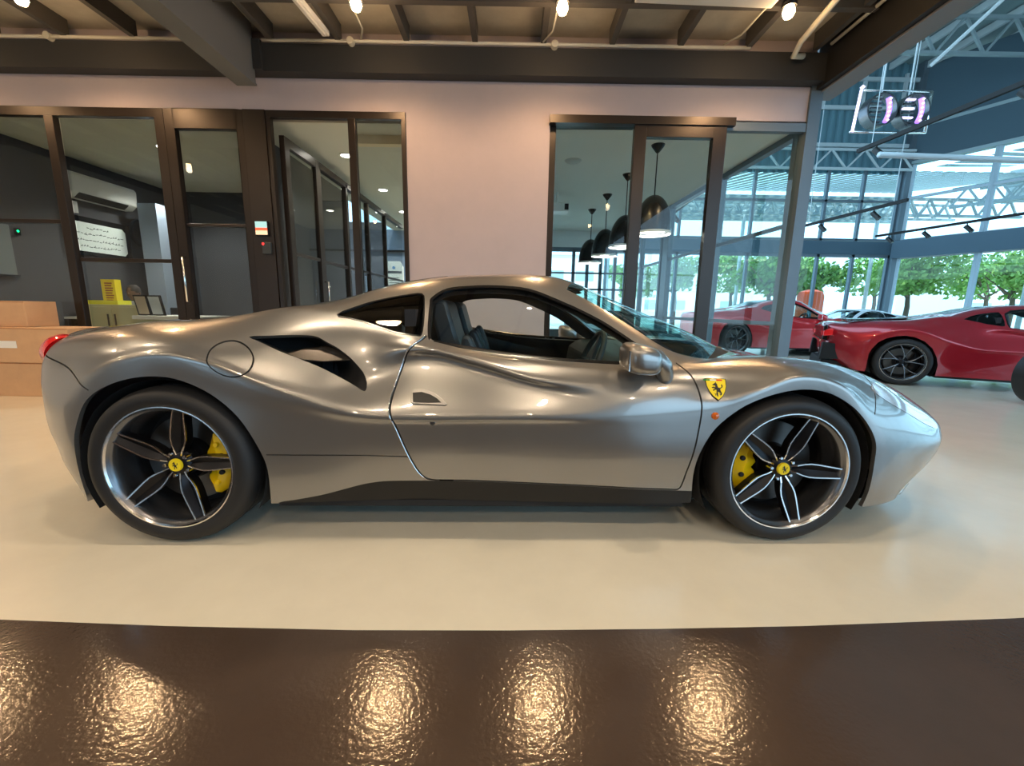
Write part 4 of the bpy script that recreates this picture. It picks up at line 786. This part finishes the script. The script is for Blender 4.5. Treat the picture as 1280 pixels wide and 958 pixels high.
# tail lamps, splitter
for sd_ in (-1, 1):
    f = MB().lathe([(0, -.040), (.045, -.036), (.075, -.018), (.086, .01), (.086, .06)], (0, 0, 0), 'x', 28).build('tail_lamp', 'redlens', car, smooth='auto'); f.location = (-.715, sd_*.605, .795); f.rotation_euler = (0, math.radians(14), sd_*math.radians(28))
f = MB(); P_ = [(3.12,.84),(3.24,.83),(3.41,.76),(3.57,.64),(3.70,.48),(3.80,.28),(3.86,0)]
P2 = P_+[(x, -y) for x, y in P_[-2::-1]]; f.prism(P2, .142, .160, 'z'); f.build('front_splitter', 'silver', car, bevel=.006)
f = MB(); P_ = [(-.40,.86),(-.52,.80),(-.62,.68),(-.68,.5),(-.70,0)]; f.prism(P_+[(x, -y) for x, y in P_[-2::-1]], .17, .30, 'z'); f.build('rear_diffuser', 'matblack', car)
# mesh grille glimpsed behind the rear wheel
f = MB(); [f.bar((-.395, -.80, .40+.016*k), (-.395, -.55, .40+.016*k), .004, .006) for k in range(12)]; f.build('vent_mesh', mat('bronze_mesh', (.20, .14, .08), .5, .6), car)

# ================================================================== OTHER CARS
def nsx_z(s, z, j):      # higher tail, flatter shoulder
    return z
c2, _ = make_car(dict(name='sports_car', loc=Vector((5.79, 6.15, 0))+Vector((.5, .866, 0))*HW, rz=math.radians(-30), label='crimson sports coupe parked on the right, seen from its rear quarter', paint='crimson', wheels='spider', sub=4, tail=1.22))
c3, _ = make_car(dict(name='sports_car', loc=(5.45, 10.2+HW, 0), rz=math.radians(0), label='bright red sports coupe behind the glass meeting room corner', paint='red', wheels='spider', sub=4))
c3.scale = (1.03, 1.03, 1.14)
c4, _ = make_car(dict(name='sports_car', loc=(12.8, 14.2, 0), rz=math.radians(184), label='white sports coupe parked near the glazed corner behind the crimson car', paint='white_paint', wheels='gun', sub=4))
# crimson car: black roof and rear fascia details
f = MB(); f.prism([(-0.964,.62),(-0.964,.83),(-0.915,.86),(-0.878,.60)], -.62, .62); f.build('rear_fascia', 'black', c2, bevel=.01)
for sd_ in (-1, 1):
    MB().prism([(-0.976,.68),(-0.976,.76),(-0.903,.80),(-0.854,.80),(-0.854,.70)], sd_*.45, sd_*.80).build('tail_lamp', 'redlens', c2, bevel=.01)
    MB().prism([(-0.988,.30),(-0.964,.58),(-0.756,.56),(-0.732,.32)], sd_*.62, sd_*.78).build('rear_vent', 'matblack', c2, bevel=.01)
f = MB(); f.prism([(-.62,.935),(-.30,.955),(.1,.985),(.1,.992),(-.32,.967),(-.64,.955)], -.60, .60); f.build('rear_spoiler', 'black', c2, bevel=.004)
MB().bar((-.985, -.6, .60), (-.975, .6, .64), .02, .03).build('chrome_strip', 'chrome', c2)
MB().prism([(-0.976,.12),(-0.952,.30),(-0.610,.28),(-0.610,.12)], -.72, .72).build('rear_diffuser', 'matblack', c2, bevel=.01)
# dark car nose cropped by the right edge
t = empty('black_tyre', (6.33, 4.86, 0)); t.name = 'spare_wheel'; tag(t, 'dark wheel cut off by the right edge of the picture', 'wheel')
MB().lathe([(.20,-.10),(.30,-.11),(.335,-.09),(.345,-.04),(.345,.04),(.335,.09),(.30,.11),(.20,.10)], (0, 0, .345), 'y', 40, close=True).build('tyre', 'rubber', t, smooth='auto')
MB().lathe([(0,-.05),(.05,-.06),(.20,-.08),(.21,.08)], (0, 0, .345), 'y', 30).build('rim', 'gun', t, smooth='auto')

# ================================================================== HALL
CX, CY = 14.0, 16.0; DX, DY = .479, -.878; RZ = 9.3
# roof sheets with purlins running in depth
struct(bx((3.3, -8.2, RZ+.25), (27, 16.4, RZ+.35)).build('ceiling', 'roofsheet'))
f = MB()
for k in range(14): f.bar((3.6+k*1.15, -8, RZ+.12), (3.6+k*1.15, 16, RZ+.12), .10, .2)
struct(f.build('ceiling', 'ltsteel'))
def truss(a, b, h, label, n, r=.05, m='ltsteel', name='roof_truss', grp=None):
    a = Vector(a); b = Vector(b); f = MB(); up = Vector((0, 0, h)); o = empty(name, a); tag(o, label, 'truss', grp)
    f.bar((0, 0, 0), b-a, r*1.5, r*1.5); f.build('bottom_chord', m, o); f = MB(); f.bar(up, b-a+up, r*1.5, r*1.5); f.build('top_chord', m, o)
    f = MB()
    for k in range(n):
        p = (b-a)*(k/n); q = (b-a)*((k+.5)/n)+up; s = (b-a)*((k+1)/n); f.bar(p, q, r, r); f.bar(q, s, r, r)
    f.build('web', m, o); return o
truss((3.4, 15.7, 6.05), (13.9, 15.7, 6.05), .62, 'pale steel truss across the top of the left glazed facade', 9)
truss((3.4, 9.0, 8.2), (22, 9.0, 8.2), .9, 'steel roof truss spanning the tall hall, nearer one', 14, .06, 'steel')
truss((3.4, 13.0, 8.2), (17, 13.0, 8.2), .9, 'steel roof truss spanning the tall hall, farther one', 10, .06, 'steel')
# upper back wall of corrugated sheet
f = MB(); x = 3.3
while x < 14:
    f.add([(x, 16.1, 6.0), (x+.14, 16.1, 6.0), (x+.18, 16.02, 6.0), (x+.28, 16.02, 6.0), (x, 16.1, RZ+.3), (x+.14, 16.1, RZ+.3), (x+.18, 16.02, RZ+.3), (x+.28, 16.02, RZ+.3)], [(0,1,5,4),(1,2,6,5),(2,3,7,6)]); x += .28
    f.add([(x, 16.02, 6.0), (x+.001, 16.1, 6.0), (x+.001, 16.1, RZ+.3), (x, 16.02, RZ+.3)], [(0,1,2,3)])
struct(f.build('wall_back', 'sheet'))
f = MB()
for z in (6.9, 8.1, 9.0): f.bar((3.3, 15.95, z), (14, 15.95, z), .08, .12)
for k in range(8): f.bar((3.6+1.4*k, 15.97, 8.1), (3.6+1.4*k, 15.97, 9.2), .10, .08)
struct(f.build('trim_12', 'ltsteel'))
# left facade grid
f = MB()
for k in range(9): x = 3.4+k*1.30; f.bar((x, 16, 0), (x, 16, 6.1), .09, .12)
for z, h in ((.1, .2), (3.15, .10), (3.72, .08), (5.05, .08)): f.bar((3.3, 16, z), (14, 16, z), .12, h)
wf = struct(f.build('window_8', 'frame')); bx((3.3, 16.0, .2), (14, 16.01, 6.1)).build('pane', 'fglass', wf)
struct(bx((13.82, 15.82, 0), (14.12, 16.12, RZ+.3)).build('trim_13', 'frame'))
struct(bx((3.3, 15.90, 3.20), (13.8, 15.96, 3.66)).build('trim_16', 'dksteel'))
# right facade from the corner towards the viewer
def rp(t_, z): return (CX+DX*t_, CY+DY*t_, z)
f = MB(); T = 25
for k in range(13): f.bar(rp(.15+k*2.05, 0), rp(.15+k*2.05, 6.3), .12 if k % 2 else .10, .14, (1, 0, 0))
for z in (3.70, 5.15): f.bar(rp(0, z), rp(T, z), .12, .08)
f.bar(rp(0, .1), rp(T, .1), .12, .2)
wr = struct(f.build('window_9', mat('pale_frame', (.42, .50, .56), .5, .2))); 
for z0, z1 in ((.2, 3.05), (3.7, 6.3)): MB().bar(rp(0, (z0+z1)/2), rp(T, (z0+z1)/2), .01, z1-z0).build('pane', 'fglass', wr)
f = MB(); f.bar(rp(0, 3.38), rp(T, 3.38), .5, .62); struct(f.build('trim_14', 'dksteel'))
f = MB(); f.bar(rp(0, 7.85), rp(T, 7.85), .2, 3.1); struct(f.build('wall_right', 'clad'))
f = MB(); f.bar(rp(0, 7.5), (CX+DX*T-.15, CY+DY*T, 7.5), .25, .10); f.bar(rp(0, 6.32), rp(T, 6.32), .3, .10); struct(f.build('trim_15', 'steel'))
# beam crossing above the crimson car, hangers
t = MB().tube([(0, 0, 0), (6.9, 0, -.14)], .05, 10).build('cross_pipe', 'ltsteel', smooth=True); t.location = (6.6, 8.2, 3.90); tag(t, 'long pale horizontal pipe crossing in front of the glazed corner', 'pipe')
for x, y, z0, z1, l in ((7.9, 10, 5.5, 9.3, 'left'), (8.5, 10, 5.5, 9.3, 'right')):
    o = MB().tube([(x, y, z0), (x, y, z1)], .018, 6).build('hanger_rod', 'ltsteel', loc=(x, y, z0)); tag(o, f'{l} thin rod holding up the violet light frame', 'rod')
o = MB().tube([(8.85, 10.0, 6.3), (9.7, 9.0, 7.5)], .035, 6).build('brace_pipe', 'ltsteel', loc=(8.85, 10.0, 6.3)); tag(o, 'short slanting steel brace above the violet light frame', 'pipe')
# violet light display
t = empty('light_display', (8.1, 10, 4.95)); tag(t, 'hanging chrome frame with two round drums lit violet', 'light')
f = MB(); f.tube([(-.78, 0, .03), (.88, 0, .03)], .025, 8); f.tube([(-.60, 0, .86), (.88, 0, .86)], .022, 8); f.tube([(.88, 0, .03), (.88, 0, .86)], .03, 8); f.tube([(-.70, 0, .03), (-.64, 0, .86)], .022, 8); f.build('frame', 'chrome', t, smooth=True)
MB().tube([(-.74, -.03, .02), (-.67, -.03, .86)], .028, 8).build('light_tube', 'ledwhite', t, smooth=True); MB().lathe([(0, -.05), (.05, 0), (0, .05)], (-.66, -.04, .90), 'z', 10).build('bulb', 'ledwhite', t)
for cx_ in (-.22, .48):
    dr = MB().lathe([(.30, -.12), (.33, -.12), (.33, .12), (.30, .12)], (cx_, 0, .45), 'y', 32, close=True).build('drum', 'gun', t, smooth='auto')
    for k in range(6): f = MB().bar((cx_-.22, -.05, .22+k*.09), (cx_+.02, -.05, .22+k*.09), .05, .03); f.build('louver', 'ledwhite' if cx_ > 0 and k % 2 else 'gun', dr)
    MB().tube([(cx_+.10+.06*math.sin(PI*k/8), -.10, .20+.06*k) for k in range(9)], .045, 8).build('light_strip', 'violet', dr, smooth=True)
    for k in range(6): MB().lathe([(0, -.03), (.03, 0), (0, .03)], (cx_+.12, -.15, .22+k*.085), 'z', 8).build('led', 'ledwhite', dr)
# track rails and spots
def track(a, b, spots, label):
    a = Vector(a); b = Vector(b); t = empty('track_rail', a); tag(t, label, 'light fitting'); MB().bar((0, 0, 0), b-a, .06, .07).build('rail', 'matblack', t)
    for k, u in enumerate(spots):
        p = a+(b-a)*u; s = empty('track_spotlight', p); tag(s, f'black spotlight {["nearest", "next", "third", "farthest", "last"][k]} along the {label}', 'spotlight', 'track spotlights in the tall hall')
        MB().tube([(0, 0, -.02), (0, 0, -.12)], .015, 6).build('stem', 'ink', s); MB().tube([(-.02, .02, -.10), (.05, -.12, -.27)], .055, 12).build('spot_head', 'ink', s, smooth='auto')
        f = MB().tube([(.05, -.12, -.27), (.051, -.123, -.274)], .045, 12); f.build('spot_lens', 'gun', s)
    for u in (.1, .9): p = (b-a)*u; MB().tube([p+Vector((0, 0, .03)), (p.x, p.y, RZ+.1-a.z)], .008, 5).build('suspension_wire', 'ltsteel', t)
    return t
track((6.99, 6.0, 4.2), (6.74, 8.9, 4.2), (.12, .86), 'high black rail at upper right')
track((8.86, 10.0, 3.6), (8.60, 13.2, 3.6), (.25, .75), 'black rail in front of the left facade')
track((12.9, 10.6, 3.6), (12.0, 14.5, 3.6), (.1, .4, .65, .9), 'black rail in front of the glazed corner')
track((3.9, 8.0, 3.6), (4.3, 13.0, 3.6), (.2, .7), 'black rail seen through the meeting room glass')

# ================================================================== OUTSIDE
struct(bx((-40, 16.4, -.06), (80, 90, -.01)).build('ground', 'outside')); struct(bx((14, -30, -.07), (80, 16.4, -.02)).build('ground', 'outside'))
def building(name, a, b, label, rows_, cols):
    t = empty(name, ((a[0]+b[0])/2, a[1], 0)); tag(t, label, 'building'); ox = t.location
    bx((a[0]-ox.x, 0, 0), (b[0]-ox.x, b[1]-a[1], b[2])).build('wall', 'building', t)
    for r_ in range(rows_):
        for c in range(cols):
            x0 = a[0]-ox.x+(b[0]-a[0])*(c+.2)/cols; z0 = 1.2+(b[2]-1)*r_/rows_
            bx((x0, -.05, z0), (x0+(b[0]-a[0])*.6/cols, 0, z0+.9)).build('window', mat('ext_window', (.35, .45, .5), .2) if 'ext_window' not in bpy.data.materials else bpy.data.materials['ext_window'], t)
    MB().box((a[0]-ox.x-.2, -.2, b[2]), (b[0]-ox.x+.2, b[1]-a[1], b[2]+.15)).build('roof_slab', 'building', t)
building('white_building', (10, 42, 0), (30, 48, 5.2), 'long low white building across the road behind the trees', 1, 8)
building('white_building', (36, 34, 0), (50, 40, 4.5), 'low white building seen through the right facade', 1, 5)
building('white_building', (-6, 40, 0), (8, 46, 6), 'white building seen through the meeting room', 2, 5)
# canopies outside with trusses
def canopy(loc, rz, label):
    t = empty('canopy', loc, rz); tag(t, label, 'canopy')
    f = MB(); [f.bar((-9+k*.5, -1.5, 6.9), (-9+k*.5, 6.5, 8.2), .30, .03) for k in range(40)]; f.build('roof_sheet', 'steel', t)
    f = MB(); f.bar((-9, 6.4, 7.2), (11, 6.4, 7.2), .05, 1.5); f.build('fascia', 'ltsteel', t)
    f = MB()
    for y in (0, 3, 6): f.bar((-9, y, 6.2+y*.16), (11, y, 6.2+y*.16), .11, .11); f.bar((-9, y, 5.5+y*.16), (11, y, 5.5+y*.16), .11, .11); [(f.bar((-9+k*.9, y, 5.5+y*.16), (-9+k*.9+.45, y, 6.2+y*.16), .07, .07), f.bar((-9+k*.9+.45, y, 6.2+y*.16), (-9+k*.9+.9, y, 5.5+y*.16), .07, .07)) for k in range(22)]
    f.build('truss_frame', 'steel', t)
    for x in (-7, 0, 7): MB().tube([(x, 3, 0), (x, 3, 6.3)], .09).build('column', 'ltsteel', t, smooth=True)
canopy((12, 20, 0), 0, 'pale steel canopy with corrugated roof outside the left facade')
canopy((22.5, 10.6, 0), math.radians(-61.4), 'pale steel canopy with open trusses outside the right facade')
def tree(x, y, h, r, m, label, seed, n=2600):
    rg = random.Random(seed); t = empty('tree', (x, y, 0)); tag(t, label, 'tree', 'trees outside the showroom')
    f = MB(); f.tube([(0, 0, 0), (.05, 0, h*.3), (-.05, .05, h*.55)], [.14, .11, .08], 8)
    for k in range(6):
        a = rg.uniform(0, 2*PI); f.tube([(0, 0, h*.38+.1*k), (math.cos(a)*r*.55, math.sin(a)*r*.55, h*.6+.12*k)], [.06, .025], 6)
    f.build('trunk', 'bark', t, smooth=True); f = MB()
    cg = lambda q: max(-1.3*q, min(1.3*q, rg.gauss(0, q)))
    cl = [(cg(r*.45), cg(r*.45), h*.66+cg(r*.26)) for _ in range(16)]
    for k in range(n):
        c = rg.choice(cl); p = Vector(c)+Vector((cg(r*.2), cg(r*.2), cg(r*.16))); s_ = rg.uniform(.10, .2)
        a = Vector((rg.gauss(0, 1), rg.gauss(0, 1), rg.gauss(0, 1))).normalized(); b = a.orthogonal().normalized(); c2_ = a.cross(b)
        f.add([p-b*s_, p+c2_*s_*.5, p+b*s_, p-c2_*s_*.5], [(0, 1, 2, 3)])
    f.build('foliage', m, t)
for i, (x, y, h, r, m, l) in enumerate(((13.2, 22, 4.6, 1.8, 'leaf', 'green tree outside the left facade beside the corner post'), (17.2, 25, 4.8, 2.0, 'leaf', 'green tree outside the left facade near the glazed corner'), (21.3, 23, 5.0, 2.1, 'leaf2', 'light green tree just right of the glazed corner'),
        (25.8, 22, 4.8, 2.1, 'leaf2', 'light green tree in the middle of the right facade'), (28.8, 18.5, 5.0, 2.0, 'leaf', 'green tree toward the right edge of the picture'), (15.3, 30, 5.6, 2.4, 'leaf2', 'taller light green tree in the gap left of the glazed corner'), (20.2, 31, 5.8, 2.4, 'leaf', 'dark green tree farther back just right of the glazed corner'), (24.6, 29, 5.6, 2.3, 'leaf', 'dark green tree farther back behind the middle of the right facade'), (11.0, 29, 5.4, 2.0, 'leaf', 'green tree far back behind the water tank'), (7.6, 27, 4.4, 1.8, 'leaf2', 'light green tree seen through the meeting room glass'), (30, 27, 5.4, 2.6, 'leaf', 'large green tree farther behind the right facade'))): tree(x, y, h, r, m, l, i+1)
t = empty('water_tank', (15.0, 21.5, 0)); tag(t, 'orange plastic tank outside the facade above the red car', 'tank')
MB().lathe([(0, 0), (.55, 0), (.58, .1), (.58, 1.3), (.5, 1.5), (.2, 1.62), (0, 1.62)], (0, 0, .6), 'z', 24).build('tank', 'orangep', t, smooth='auto'); bx((-.6, -.6, 0), (.6, .6, .6)).build('stand', 'ltsteel', t)

# ---- cardboard boxes by the office window
def carton(a, b, label, tape=True, label_paper=False):
    cxm, cym = (a[0]+b[0])/2, a[1]; t = empty('cardboard_box', (cxm, cym, a[2])); tag(t, label, 'box', 'cardboard boxes by the office window')
    w2 = (b[0]-a[0])/2; d = b[1]-a[1]; h = b[2]-a[2]; bx((-w2, 0, 0), (w2, d, h)).build('carton', 'carton', t, bevel=.006)
    if tape:
        bx((-w2-.001, d/2-.03, h), (w2+.001, d/2+.03, h+.0015)).build('tape', 'tape', t); bx((-w2, -.0015, h-.012), (w2, 0, h-.006)).build('flap_line', 'inkr', t)
    if label_paper: bx((-w2+.08, -.003, h*.42), (-w2+.34, -.001, h*.62)).build('label_sheet', 'paper', t)
    return t
carton((-5.62, 4.42, 0), (-4.72, 4.86, .37), 'lower large cardboard box beside the left rear of the silver car')
carton((-5.60, 4.40, .372), (-4.70, 4.84, .745), 'upper large cardboard box with a white paper label', label_paper=True)
carton((-5.62, 4.50, .747), (-5.22, 4.82, 1.02), 'small cardboard box stacked on top of the large boxes')
